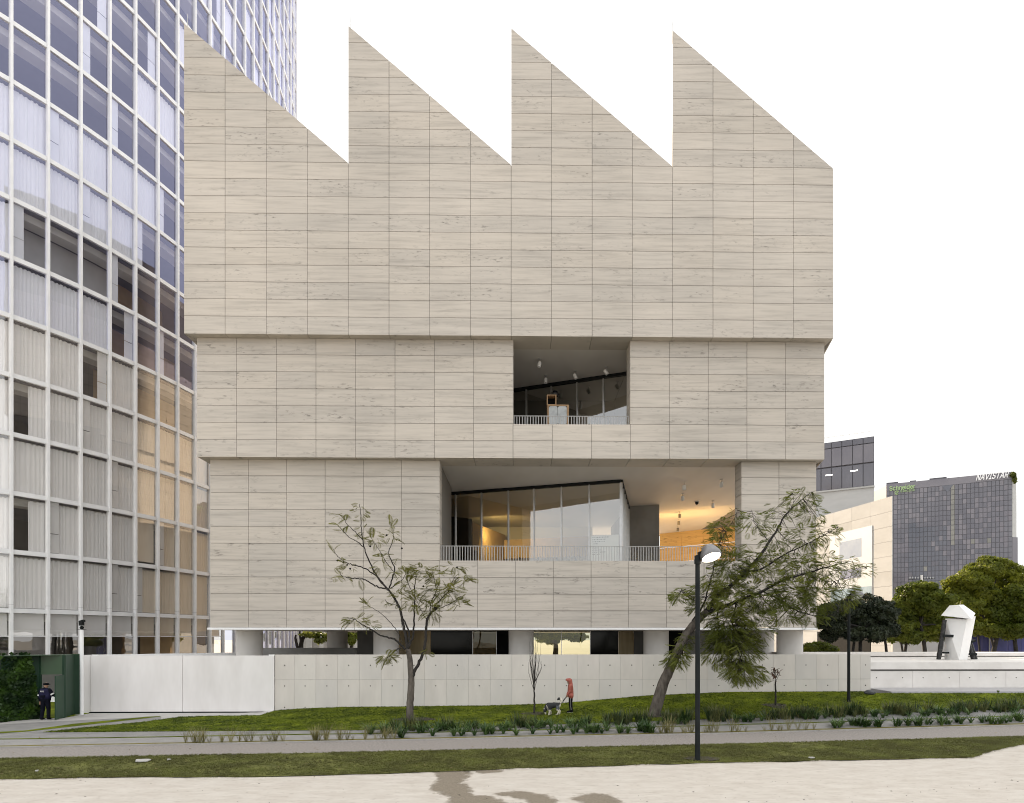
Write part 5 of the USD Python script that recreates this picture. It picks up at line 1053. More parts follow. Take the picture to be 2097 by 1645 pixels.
far_tree('green_tree', 'rounded green tree left of the white sculpture', 1880, 57, [(1880, 1215, 42, 30), (1850, 1245, 36, 34), (1905, 1235, 42, 36), (1880, 1275, 48, 34), (1840, 1285, 30, 30), (1925, 1268, 30, 32), (1905, 1298, 34, 22), (1862, 1305, 34, 18), (1825, 1300, 22, 22), (1940, 1295, 28, 22)], 34000, .15, 'leaf_mid', 42, [([(1897, 1345), (1892, 1315), (1885, 1280)], .2, .12), ([(1850, 1345), (1856, 1318), (1868, 1290)], .14, .09), ([(1853, 1345), (1846, 1320), (1838, 1298)], .1, .07)])
far_tree('green_tree', 'tallest green tree, behind and right of the white sculpture', 2030, 60, [(2025, 1165, 40, 30), (1985, 1190, 40, 32), (2060, 1185, 40, 36), (1960, 1215, 30, 26), (2010, 1220, 46, 36), (2070, 1230, 44, 40), (2040, 1262, 44, 34), (1980, 1245, 32, 28), (2095, 1265, 40, 40), (2075, 1290, 40, 26), (2050, 1155, 26, 14), (1955, 1275, 34, 30), (2000, 1285, 34, 22), (2035, 1290, 34, 20)], 50000, .15, 'leaf_bright', 43, [([(2027, 1350), (2040, 1310), (2046, 1285), (2030, 1250)], .22, .13), ([(2046, 1285), (2020, 1275), (2000, 1255)], .1, .07), ([(2085, 1350), (2078, 1310), (2070, 1270)], .2, .12), ([(2010, 1350), (2005, 1320), (2000, 1280)], .1, .07)])
far_tree('green_tree', 'green tree cut by the right edge of the view', 2130, 66, [(2110, 1190, 26, 24), (2130, 1220, 40, 44), (2110, 1255, 30, 36), (2150, 1265, 40, 40), (2120, 1295, 30, 22)], 20000, .15, 'leaf_mid', 44, [([(2125, 1350), (2125, 1310), (2128, 1260)], .2, .12)])
far_tree('garden_tree', 'bare branched tree seen between the two left columns under the museum', 625, 78, [(640, 1300, 24, 8), (655, 1312, 14, 8), (670, 1305, 12, 12)], 900, .2, 'leaf_olive', 45, [([(619, 1338), (617, 1320), (622, 1305), (634, 1296)], .3, .18), ([(617, 1322), (606, 1312), (606, 1300)], .2, .1), ([(622, 1308), (614, 1296), (618, 1286)], .16, .08)])
far_tree('garden_tree', 'bushy tree seen through the narrow gap right of the rear left column', 722, 80, [(720, 1310, 12, 14), (728, 1300, 12, 12), (712, 1302, 10, 12)], 1600, .2, 'leaf_mid', 46, [([(718, 1338), (720, 1322), (724, 1308)], .22, .12)])
far_tree('garden_tree', 'green tree seen through the lobby glass between two columns', 1135, 76, [(1110, 1300, 22, 14), (1145, 1298, 30, 14), (1180, 1305, 24, 12), (1130, 1312, 22, 10)], 5000, .2, 'leaf_bright', 47, [([(1136, 1345), (1138, 1325), (1135, 1308)], .35, .2)])
b_ = clump_crown([(at_t(1655, 1330, 56), (.8, .8, .5)), (at_t(1678, 1326, 57), (1.0, .8, .5)), (at_t(1697, 1332, 56), (.8, .7, .45))], 3500, .12, np.random.default_rng(5))
obj('shrub', b_, 'leaf_bright', label='low bright shrub beside the right end of the museum', category='shrub')
b_ = clump_crown([(at_t(2074, 972, 199), (.8, .8, .7)), (at_t(2078, 982, 199), (.5, .6, 1.3))], 500, .35, np.random.default_rng(6)); obj('roof_plant', b_, 'leaf_olive', label='plant hanging over the top right corner of the dark office block', category='plant')
# --- ivy on the green fence
r = np.random.default_rng(9); b = MB(); n = 5200
seg = [(PL[0], PL[1]), (PL[1], PL[2])]
for _ in range(n):
    k = 0 if r.random() < .45 else 1; u = r.random(); z = r.random() ** .9 * 3.05
    lim = .93 - .16 * (z / 3) + .22 * (meshkit.fbm(np.array([z * 1.5, 3.3, 0.])) - .5)
    if k == 1 and u > lim: continue
    if k == 1 and z > 2.3 and u < .45 and r.random() < .75 * (meshkit.noise(np.array([u * 5, z * 2, 1.])) > .35): continue
    p = seg[k][0] * (1 - u) + seg[k][1] * u; d = (seg[k][1] - seg[k][0]); d = d / np.linalg.norm(d); nn = np.array([d[1], -d[0]])
    out = .05 + r.random() * .16 + .25 * max(0, .5 - z) * r.random(); c = np.array([*(p + nn * out), z]); s = r.uniform(.035, .075)
    up = np.array([*(nn * r.uniform(.2, .9)), 1.0]) + r.normal(0, .35, 3); a = np.array([*d, 0]) + r.normal(0, .3, 3); b.add([c - a * s, c - up * s * 1.2, c + a * s, c + up * s * .8], [[0, 1, 2, 3]])
ivy = obj('ivy', b.get(), 'ivy_leaf', label='glossy dark ivy covering the left part of the green fence', category='ivy')

# ------------------------------------------------------------------ planting strip
def blades(n, h, spread, w, lean, r, seg=4, fold=True):
    b = MB()
    for i in range(n):
        a = r.uniform(0, 2 * math.pi); L_ = h * r.uniform(.65, 1.15); ln = lean * r.uniform(.4, 1.3); p0 = np.array([math.cos(a), math.sin(a), 0]) * spread * r.uniform(0, .4)
        s = np.linspace(0, 1, seg + 1); d = np.array([math.cos(a), math.sin(a), 0]); side_ = np.array([-d[1], d[0], 0])
        P = p0 + np.outer(L_ * (s * .25 + ln * s ** 2 * .75), d) + np.outer(L_ * (s - .5 * ln * s ** 2.2), [0, 0, 1]); W = w * (1 - s ** 2 * .95) * (.55 + .9 * s * (1 - s) * 2)
        v = np.vstack([P - side_ * W[:, None], P + side_ * W[:, None]]); m = seg + 1
        b.add(v, [[k, k + 1, m + k + 1, m + k] for k in range(seg)])
    return b.get()
def plant_proto(name, label, cat, parts_, loc_, group):
    x = thing(name, label, cat, loc_, 0, group)
    for nm, m, mat in parts_: obj(nm, m, mat, x)
    return x
PR_ = {}
def where(px): return ('at the foot of the slender tree' if px < 870 else 'between the slender tree and the bare sapling' if px < 1050 else 'below the dog and the person in red' if px < 1240 else 'in front of the leaning trunk' if px < 1430 else 'just right of the street lamp' if px < 1600 else 'around the far lamp' if px < 1800 else 'near the right edge')
def plant(kind, px, py, s, r, row=''):
    p = G(px, py); p[2] = ground_z(p[0], min(p[1], YW)) - .01
    var = int(r.integers(3)); key = (kind, var)
    name, label, cat, group = {'strap': ('strap_leaf_plant', 'glossy strap leaf clump', 'plant', 'strap leaf plants'),
                               'sword': ('sword_leaf_plant', 'dark sword leaf clump', 'plant', 'sword leaf plants'),
                               'tuft': ('grass_tuft', 'straw coloured grass tuft', 'grass tuft', 'grass tufts')}[kind]
    label, group = label + row + where(px), group + row + where(px)
    if key not in PR_:
        q = np.random.default_rng(100 + var * 7 + len(kind))
        m = {'strap': lambda: blades(26, .62, .14, .026, .85, q), 'sword': lambda: blades(34, .72, .34, .02, .28, q), 'tuft': lambda: blades(26, .68, .13, .006, .38, q, 3)}[kind]()
        PR_[key] = plant_proto(name, label, cat, [('leaves', m, {'strap': 'strap_leaf', 'sword': 'sword_leaf', 'tuft': 'dry_blade'}[kind])], p, group); PR_[key].GetPrim(); return
    copy_of(PR_[key], name, label, cat, p, r.uniform(0, 6.28), s, group)
r = np.random.default_rng(31)
def swath(kind, xs, yf, n, jy, s0, s1, row=' '):
    for px in np.sort(r.uniform(xs[0], xs[1], n)): plant(kind, px, yf(px) + r.uniform(-jy, jy), r.uniform(s0, s1), r, row)
back_row = lambda p: L5(p) + 3; front_row = lambda p: L3(p) - 8.5
for a, c, n in ((808, 862, 4), (905, 940, 2), (955, 972, 1), (1050, 1102, 5), (1200, 1300, 12), (1300, 1330, 3), (1360, 1425, 7), (1430, 1495, 9), (1570, 1665, 13), (1690, 1780, 13), (1815, 1925, 16), (1950, 2040, 12), (2040, 2110, 8)): swath('sword', (a, c), back_row, n, 3, .65, 1.05)
for a, c, n in ((740, 810, 9), (810, 1060, 26), (1060, 1240, 17), (1300, 1420, 10), (1495, 1570, 10), (1620, 1690, 6), (1775, 1960, 14), (1920, 2110, 14)): swath('strap', (a, c), lambda p: back_row(p) + 3, n, 3, .6, 1.0, ' on the lawn side ')
for a, c, n in ((815, 860, 3), (880, 1060, 13), (1060, 1345, 26), (1670, 1800, 15), (1800, 2110, 32)): swath('strap', (a, c), front_row, n, 3, .65, 1.05, ' on the path side ')
for a, c, n in ((365, 470, 8), (470, 520, 4), (520, 740, 20), (740, 830, 7), (1340, 1425, 12), (1440, 1680, 18)): swath('tuft', (a, c), lambda p: L3(p) - 3.5, n, 1.5, .5, 1.25)
# a few tall flower stalks
for px, py, top in ((1640, 1462, 1433), (1766, 1454, 1428), (2040, 1440, 1416)):
    g_ = G(px, py); t = g_[0] * SE + g_[1] * CE; q = at_t(px + 4, top, t); x = thing('flower_stalk', 'single pale flower stalk standing above the planting strip, ' + {1640: 'left of the far lamp', 1766: 'just right of the far lamp', 2040: 'near the right edge'}[px], 'flower stalk', g_)
    obj('stem', MB().tube([(0, 0, 0), (.02, 0, .3), tuple(q - g_)], .01, 5).get(), 'grass_blade', x); obj('flower_head', clump_crown([(q - g_, (.06, .06, .05))], 60, .03, r), 'grass_blade', x)

# ------------------------------------------------------------------ grass blades
def tuft_proto(path, n, h, w, mat, seed):
    q = np.random.default_rng(seed); m = blades(n, h, .14, w, .6, q, 2); return usdkit.mesh(stage, path, m, LOOK[mat])
def scatter(name, label, la, lb, p0, p1, n, h, w, mat, seed, fine=1.0):
    x = UsdGeom.PointInstancer.Define(stage, '/World/' + name); tag(x.GetPrim(), label, 'grass', None, 'stuff'); q = np.random.default_rng(seed)
    pr = [tuft_proto('/World/%s/tuft_%03d' % (name, i + 1), 9, h, w, mat, seed + i) for i in range(3)]; x.CreatePrototypesRel().SetTargets([p.GetPath() for p in pr])
    cols = np.linspace(p0, p1, 300); A = np.array([G(p, la(p)) for p in cols]); B = np.array([G(p, lb(p)) for p in cols]); wgt = np.linalg.norm(B - A, axis=1) * np.gradient(A[:, 0]); wgt = np.maximum(wgt, 0); wgt /= wgt.sum()
    i = q.choice(300, n, p=wgt); u = q.random(n)[:, None]; P = A[i] * (1 - u) + B[i] * u + q.normal(0, .06, (n, 3)) * [1, .3, 0]; k = meshkit.fbm(P * [.6, .6, 0] + seed, 4); keep = q.random(n) < np.clip(2.2 * k - .25, .15, 1); P = P[keep]
    P[:, 2] = ground_z(P[:, 0], np.minimum(P[:, 1], YW)) + .005; m = len(P); th = q.uniform(0, 2 * np.pi, m); s = q.uniform(.6, 1.3, m)
    x.CreatePositionsAttr(Vt.Vec3fArray.FromNumpy(P.astype(np.float32))); x.CreateProtoIndicesAttr(Vt.IntArray.FromNumpy(q.integers(0, 3, m).astype(np.int32)))
    qa = np.zeros((m, 4), np.float16); qa[:, 2] = np.sin(th / 2); qa[:, 3] = np.cos(th / 2)
    x.CreateOrientationsAttr(Vt.QuathArray([Gf.Quath(float(c), 0, 0, float(z)) for c, z in zip(qa[:, 3], qa[:, 2])])); x.CreateScalesAttr(Vt.Vec3fArray.FromNumpy(np.repeat(s[:, None], 3, 1).astype(np.float32)))
scatter('lawn_grass', 'short bright grass of the rising lawn in front of the concrete wall', lambda p: L5(p) + .2, LAWN_B, 100, 2200, 42000, .055, .006, 'grass_blade', 3)
scatter('verge_grass', 'short worn grass of the verge between the sand square and the gravel path', lambda p: L1(p) + 1.5, L2, -120, 2250, 46000, .05, .005, 'verge_blade', 7)
# ------------------------------------------------------------------ street lamps
lb_ = G(1428.5, 1558); tl = lb_[0] * SE + lb_[1] * CE
def lamp(base, top_h, label, head_dir, lit, s=1.0):
    x = thing('street_lamp', label, 'street lamp', base, 0)
    obj('post', MB().lathe([(.001, -.05), (.085 * s, -.05), (.085 * s, .02), (.075 * s, .35), (.07 * s, top_h * .96), (.001, top_h * .961)], sides=18).get(), 'black_metal', x, 40)
    b = MB(); b.lathe([(.001, top_h * .955), (.1 * s, top_h * .955), (.1 * s, top_h * .975), (.09 * s, top_h * .98), (.09 * s, top_h * .995), (.001, top_h)], sides=16); b.obox((.14 * s * head_dir, -.02, top_h * 1.005), (.12 * s, 0, .05 * s), (0, .07 * s, 0), (-.02, 0, .085 * s)); obj('bracket', b.get(), 'black_metal', x, 40)
    ax = np.array([-.22 * head_dir, .46, 1.0]); ax /= np.linalg.norm(ax); c = np.array([.36 * s * head_dir, -.1, top_h * 1.0]); s = s * 1.3
    b = MB(); b.lathe([(.001, .22 * s), (.10 * s, .215 * s), (.15 * s, .18 * s), (.235 * s, .02 * s), (.245 * s, -.05 * s), (.24 * s, -.09 * s), (.222 * s, -.09 * s), (.222 * s, -.04 * s), (.001, -.03 * s)], c, 28, ax); obj('lamp_head', b.get(), 'lamp_metal', x, 35)
    b = MB(); b.lathe([(.001, -.075 * s), (.218 * s, -.075 * s)], c, 28, ax); obj('lamp_glass', b.get(), 'lamp_light' if lit else 'panel_white', x)
    b = MB(); b.obox(c + [.25 * s * head_dir, 0, 0], (.012, 0, 0), (0, .05, 0), (0, 0, .06)); obj('clip', b.get(), 'black_metal', x)
    return x
lamp(lb_, (1558 - 1136) / F * tl, 'black street lamp with a lit round head standing on the near grass verge', 1, True)
l2 = G(1738, 1438); t2_ = l2[0] * SE + l2[1] * CE
lamp(l2, (1438 - 1220) / F * t2_, 'farther black street lamp on the lawn in front of the leaning tree crown', 1, False, .95)
# ------------------------------------------------------------------ small things on the ground
for i, (px, py, sx, lb) in enumerate(((577, 1452, .22, 'dark rock at the left end of the long concrete wall'), (1776, 1420, .2, 'dark rock at the right end of the long concrete wall'))):
    p = G(px, py); m = trimesh.creation.icosphere(3); v = np.array(m.vertices); v *= (1 + .5 * (meshkit.fbm(v * 1.6 + i * 9, 4) - .5))[:, None]; v *= [sx * 1.35, sx, sx * .7]; obj('rock', (v + [p[0], p[1] - .25, p[2] + .06], m.faces), 'rock', smooth=30, label=lb, category='rock')
for px, py, w, lb in ((288, 1560, .28, 'flat pale slab lying in the grass verge at the left'), (343, 1558, .09, 'small pale stone beside the flat slab in the verge'), (1662, 1554, .09, 'scrap of white litter on the right of the verge'), (77, 1581, .06, 'small pale stone at the far left of the verge')):
    p = G(px, py); q = np.random.default_rng(px); th = np.sort(q.uniform(0, 2 * np.pi, 7)); pg = Polygon([(p[0] + w * math.cos(t) * 1.1, p[1] + w * .8 * math.sin(t)) for t in th]).convex_hull
    m = trimesh.creation.extrude_polygon(pg, .03); m.apply_translation([0, 0, .02]); obj('flat_stone', m, 'paving_light', label=lb, category='stone')
q = np.random.default_rng(77); b = MB()
for _ in range(80):
    p = G(q.uniform(-20, 2110), q.uniform(1595, 1655)); s = q.uniform(.005, .016); a = q.uniform(0, 3.14); d = np.array([math.cos(a), math.sin(a), 0]) * s * q.uniform(1, 3); e = np.array([-d[1], d[0], 0]) * .5; c = p + [0, 0, -.012]; b.add([c - d, c - e, c + d, c + e, c + [0, 0, s * .7]], [[0, 1, 4], [1, 2, 4], [2, 3, 4], [3, 0, 4]])
obj('sand_debris', b.get(), 'soil', label='twigs and crumbs scattered on the sand square', category='debris', kind='stuff')

# ------------------------------------------------------------------ figures
def ball(c, r, n=20): return m3.Manifold.sphere(r, n).translate([float(x) for x in c])
def bone(a, ra, b, rb, n=20): return m3.Manifold.batch_hull([ball(a, ra, n), ball(b, rb, n)])
def hullof(*cs): return m3.Manifold.batch_hull([ball(c, r) for c, r in cs])
def merge(ms, edge=.035, it=8, lamb=.5):
    m = m3.Manifold.batch_boolean(ms, m3.OpType.Add).refine_to_length(edge).to_mesh(); t = trimesh.Trimesh(m.vert_properties[:, :3], m.tri_verts, process=True)
    trimesh.smoothing.filter_taubin(t, lamb=lamb, nu=lamb + .03, iterations=it); return t
def hand(w, d, s=1.0, curl=.5, side=1):
    """palm at wrist w pointing along d, five fingers closing"""
    d = np.array(d, float) / np.linalg.norm(d); u = np.cross(d, [0, 1, 0.2]); u /= np.linalg.norm(u); n = np.cross(d, u) * side; ms = []
    k = w + d * .085 * s; ms.append(m3.Manifold.batch_hull([ball(w, .022 * s, 10), ball(w + d * .03 * s + u * .025 * s, .016 * s, 10), ball(w + d * .03 * s - u * .025 * s, .016 * s, 10), ball(k + u * .032 * s, .013 * s, 10), ball(k - u * .032 * s, .013 * s, 10)]))
    for i, L_ in enumerate((.075, .085, .08, .062)):
        p = k + u * (.031 - .0207 * i) * s; a = d; r0 = .0095 * s
        for j, f in enumerate((.45, .32, .23)):
            a = a * math.cos(curl * .8) + n * math.sin(curl * .8); a = a / np.linalg.norm(a); q = p + a * L_ * f * s; ms.append(bone(p, r0, q, r0 * .9, 8)); p, r0 = q, r0 * .9
    p = w + d * .03 * s + u * .028 * s; a = d * .6 + u * .6 + n * .3; a /= np.linalg.norm(a)
    for f in (.04, .03): q = p + a * f * s; ms.append(bone(p, .012 * s, q, .010 * s, 8)); p = q; a = d * .8 + n * .5; a /= np.linalg.norm(a)
    return ms
def V(*a): return np.array(a, float)
def person_dog_walker():
    p = G(1167.5, 1459); t = p[0] * SE + p[1] * CE; H = (1459 - 1391) / F * t; s = H / 1.62                       # faces left (-x)
    x = thing('person', 'person in a hooded red jacket and dark trousers walking a dog on a lead', 'person', (p[0], p[1], p[2]))
    S = lambda a: [v * s for v in a]
    hip = V(.02, 0, .86); neck = V(.0, 0, 1.36); head = V(-.045, 0, 1.50)
    ms = [hullof((V(.02, .09, .86), .12), (V(.02, -.09, .86), .12), (V(.02, 0, .98), .13)), hullof((V(.02, .07, .98), .13), (V(.02, -.07, .98), .13), (V(.01, .12, 1.28), .10), (V(.01, -.12, 1.28), .10)), bone(V(0, 0, 1.3), .075, neck, .055),
          hullof((head + V(0, 0, .03), .095), (head + V(-.02, 0, -.05), .07)), bone(neck, .055, head, .06)]
    # face
    f0 = head + V(-.085, 0, 0); ms += [bone(f0 + V(.0, 0, .02), .012, f0 + V(-.018, 0, -.02), .014, 8), bone(f0 + V(.012, -.018, -.055), .012, f0 + V(.012, .018, -.055), .012, 8), ball(f0 + V(.02, 0, -.09), .025, 10), ball(head + V(.01, -.09, -.01), .025, 8), ball(head + V(.01, .09, -.01), .025, 8)]
    for sg, dx in ((-1, .0), (1, .03)):
        h, k, a = V(.02 + dx, sg * .09, .84), V(.0 + dx, sg * .09, .46), V(.035 + dx, sg * .09, .08); ms += [bone(h, .095, k, .06), bone(k, .06, a, .042), bone(a + V(0, 0, -.03), .04, a + V(-.16, 0, -.045), .03), bone(a + V(.03, 0, -.04), .036, a + V(-.1, 0, -.05), .035)]
    arms = {}
    for sg, el, wr in ((-1, V(-.01, -.2, 1.05), V(-.145, -.17, .86)), (1, V(-.02, .2, 1.05), V(-.13, .15, .87))):
        sh = V(.015, sg * .17, 1.29); ms += [bone(sh, .06, el, .047), bone(el, .046, wr, .032)] + hand(wr, V(-.25, .05 * -sg, -.75), 1.0, .8, -1); arms[sg] = (sh, el, wr)
    body = merge(ms, .03, 5); body.apply_scale(s); obj('body', body, 'skin', x, True)
    jk = [hullof((V(.03, .10, .80), .135), (V(.03, -.10, .80), .135), (V(.02, .12, .84), .14), (V(.02, -.12, .84), .14), (V(.02, 0, 1.0), .15)), hullof((V(.02, .08, 1.0), .145), (V(.02, -.08, 1.0), .145), (V(.015, .13, 1.29), .115), (V(.015, -.13, 1.29), .115)), bone(V(.01, 0, 1.32), .1, V(0, 0, 1.38), .09)]
    for sh, el, wr in arms.values(): jk += [bone(sh, .085, el, .072), bone(el, .07, el + (wr - el) * .88, .05)]
    j = merge(jk, .035, 5); v = np.array(j.vertices); v += .012 * (meshkit.fbm(v * [9, 9, 4], 3)[:, None] - .5) * (v - v.mean(0)) / .3; j.vertices = v * s; obj('jacket', j, 'jacket_red', x, True)
    hood = m3.Manifold.batch_boolean([hullof((head + V(.02, 0, .045), .125), (head + V(.04, 0, -.06), .115), (head + V(-.09, 0, .075), .085), (V(.035, 0, 1.36), .10)), hullof((head + V(-.03, 0, -.03), .10), (head + V(-.25, 0, -.10), .14))], m3.OpType.Subtract)
    hm = hood.refine_to_length(.03).to_mesh(); hm = trimesh.Trimesh(hm.vert_properties[:, :3] * s, hm.tri_verts); obj('hood', hm, 'jacket_red', x, 40)
    tr = [hullof((V(.02, .09, .86), .128), (V(.02, -.09, .86), .128), (V(.02, 0, .92), .13))]
    for sg, dx in ((-1, .0), (1, .03)): h, k, a = V(.02 + dx, sg * .09, .84), V(.01 + dx, sg * .09, .46), V(.035 + dx, sg * .09, .10); tr += [bone(h, .105, k, .082), bone(k, .082, a, .078)]
    tm_ = merge(tr, .04, 5); tm_.apply_scale(s); obj('trousers', tm_, 'black_cloth', x, True)
    st_ = MB(); st_.tube([V(.02, -.197, .80) * s, V(.01, -.174, .46) * s, V(.035, -.17, .13) * s], .008, 4); obj('side_stripe', st_.get(), 'grey_metal', x)
    for sg, dx in ((-1, .0), (1, .03)):
        a = V(.035 + dx, sg * .09, .06); m = merge([hullof((a + V(.04, 0, -.0), .05), (a + V(-.07, 0, -.015), .045), (a + V(-.17, 0, -.02), .036))], .03, 3); m.apply_scale(s); v = np.array(m.vertices); v[:, 2] = np.maximum(v[:, 2], .015); m.vertices = v; obj('shoe', m, 'black_cloth', x, True)
        so = MB().prism(sbox(0, 0, 1, 1), 0, 1).get(); so = MB().box((a[0] - .2) * s, (a[0] + .085) * s, (a[1] - .045) * s, (a[1] + .045) * s, -.01, .018).get(); obj('sole', so, 'white_cloth', x)
    return p, s, arms[-1][2]
pw, ps, wrist = person_dog_walker()
def dog():
    p = G(1134, 1464.5); t = p[0] * SE + p[1] * CE; k = 1 / (F / t)                              # metres per photograph pixel
    def q(px, py, y=0.0): return V((px - 1134) * k, y, (1464.5 - py) * k)
    x = thing('dog', 'black and white husky-like dog sniffing the grass on a lead', 'dog', p)
    ms = [hullof((q(1122, 1446, .05), .115), (q(1122, 1446, -.05), .115), (q(1125, 1449), .15)), hullof((q(1124, 1446), .155), (q(1134, 1444.5), .125)), hullof((q(1134, 1444), .125), (q(1143, 1444.5, .04), .115), (q(1143, 1444.5, -.04), .115)),
          hullof((q(1121, 1446), .11), (q(1117.5, 1450.5), .085)), bone(q(1117.5, 1450.5), .085, q(1116.2, 1454), .085),
          hullof((q(1116.4, 1453.6), .085), (q(1115.6, 1456.6), .07)), hullof((q(1115.9, 1456.2), .055), (q(1117.2, 1461.8), .032)), ball(q(1117.3, 1462.6), .022, 10)]
    for sg in (-1, 1): ms += [m3.Manifold.batch_hull([ball(q(1116.8, 1451.6, sg * .05), .028, 8), ball(q(1118.2, 1450.6, sg * .075), .02, 8), ball(q(1115.6, 1449.2, sg * .075), .009, 8)])]
    for sg, fx, hx in ((-1, -.8, -2.0), (1, 3.0, 3.2)):
        y = sg * .085
        ms += [bone(q(1123, 1447, y), .085, q(1125.5, 1453, y), .055), bone(q(1125.5, 1453, y), .052, q(1125.8 + fx, 1459, y), .034), bone(q(1125.8 + fx, 1459, y), .034, q(1124.8 + fx, 1463.4, y), .028), bone(q(1124.8 + fx, 1463.6, y), .03, q(1123.6 + fx, 1464, y), .024)]
        ms += [hullof((q(1143.5, 1444.5, y), .10), (q(1141.5 + hx * .3, 1452, y), .062)), bone(q(1141.5 + hx * .3, 1452, y), .058, q(1145.2 + hx * .6, 1457, y), .034), bone(q(1145.2 + hx * .6, 1457, y), .033, q(1142.6 + hx, 1463.2, y), .027), bone(q(1142.6 + hx, 1463.6, y), .03, q(1140.8 + hx, 1464, y), .024)]
    tl_ = [q(1146, 1442), q(1148.6, 1439), q(1149.6, 1435), q(1147.6, 1431.2), q(1144, 1431), q(1142, 1433)]; rr_ = [.05, .05, .055, .058, .055, .03]
    for i in range(5): ms.append(bone(tl_[i], rr_[i], tl_[i + 1], rr_[i + 1], 14))
    m = merge(ms, .028, 6); v = np.array(m.vertices); f = np.array(m.faces); m = trimesh.Trimesh(v, f, process=False); nv = m.vertex_normals; v = v + nv * (.018 * (meshkit.fbm(v * 22, 3) - .5))[:, None]
    px_, py_ = v[:, 0] / k + 1134, 1464.5 - v[:, 2] / k + 1.2 * (meshkit.fbm(v * 8, 3) - .5) * 4
    col = np.tile([.018, .02, .02], (len(v), 1)); W = np.array([.62, .57, .48]); Gy = np.array([.12, .13, .15])
    leg = (py_ > 1453.5) & (px_ > 1120.5); col[leg] = W
    rump = (px_ > 1139) & (py_ > 1444) & (py_ < 1454); col[rump] = Gy; col[(px_ > 1145.3) & (py_ > 1443)] = W
    col[(px_ > 1146.3) & (py_ < 1443)] = W; col[(py_ < 1440) & (px_ < 1146.6)] = [.03, .03, .028]
    col[(py_ > 1458.5) & (px_ < 1119.5)] = W; col[(np.abs(px_ - 1121.2 - (py_ - 1450) * .45) < .9) & (py_ > 1444)] = W * .8; col[(px_ < 1115.2) & (np.abs(py_ - 1451) < .8)] = W * .8
    o = UsdGeom.Mesh(obj('body', (v, f), 'fur_dog', x, True)); UsdGeom.PrimvarsAPI(o).CreatePrimvar('fur', Sdf.ValueTypeNames.Color3fArray, 'vertex').Set(Vt.Vec3fArray.FromNumpy(col.astype(np.float32)))
    b = MB(); th = np.linspace(0, 2 * np.pi, 20); c = q(1119.2, 1448.8); b.tube([c + V(.05 * math.cos(a), .105 * math.sin(a), .085 * math.cos(a) * -.8) for a in th], .013, 5); obj('collar', b.get(), 'white_cloth', x)
    e = MB()
    for sg in (-1, 1): e.lathe([(.001, -.011), (.011, 0), (.001, .011)], q(1115.0, 1455.6, sg * .06), 8)
    obj('eyes', e.get(), 'black_glass', x); nz = MB(); nz.lathe([(.001, -.02), (.02, 0), (.001, .02)], q(1117.2, 1463.0), 8); obj('nose', nz.get(), 'black_cloth', x)
    return p, q
pd_, dq = dog()
hA = pw + wrist * ps + V(-.03, 0, -.08) * ps; nA = pd_ + dq(1120, 1444.6) + V(0, -.02, .03)
ld = thing('dog_lead', 'dark dog lead running from the hooded person to the dog', 'lead', hA)
mid = pd_ + dq(1148, 1440, -.12)
b = MB(); b.tube(smooth_path([hA - hA, (hA * .5 + mid * .5) - hA + V(0, -.01, -.02), mid - hA, nA - hA], 6), .013, 5); b.tube(smooth_path([V(0, 0, 0), (hA * .55 + mid * .45) - hA + V(.03, .02, .05), (hA * .3 + mid * .7) - hA], 6), .011, 5); obj('strap', b.get(), 'black_cloth', ld)

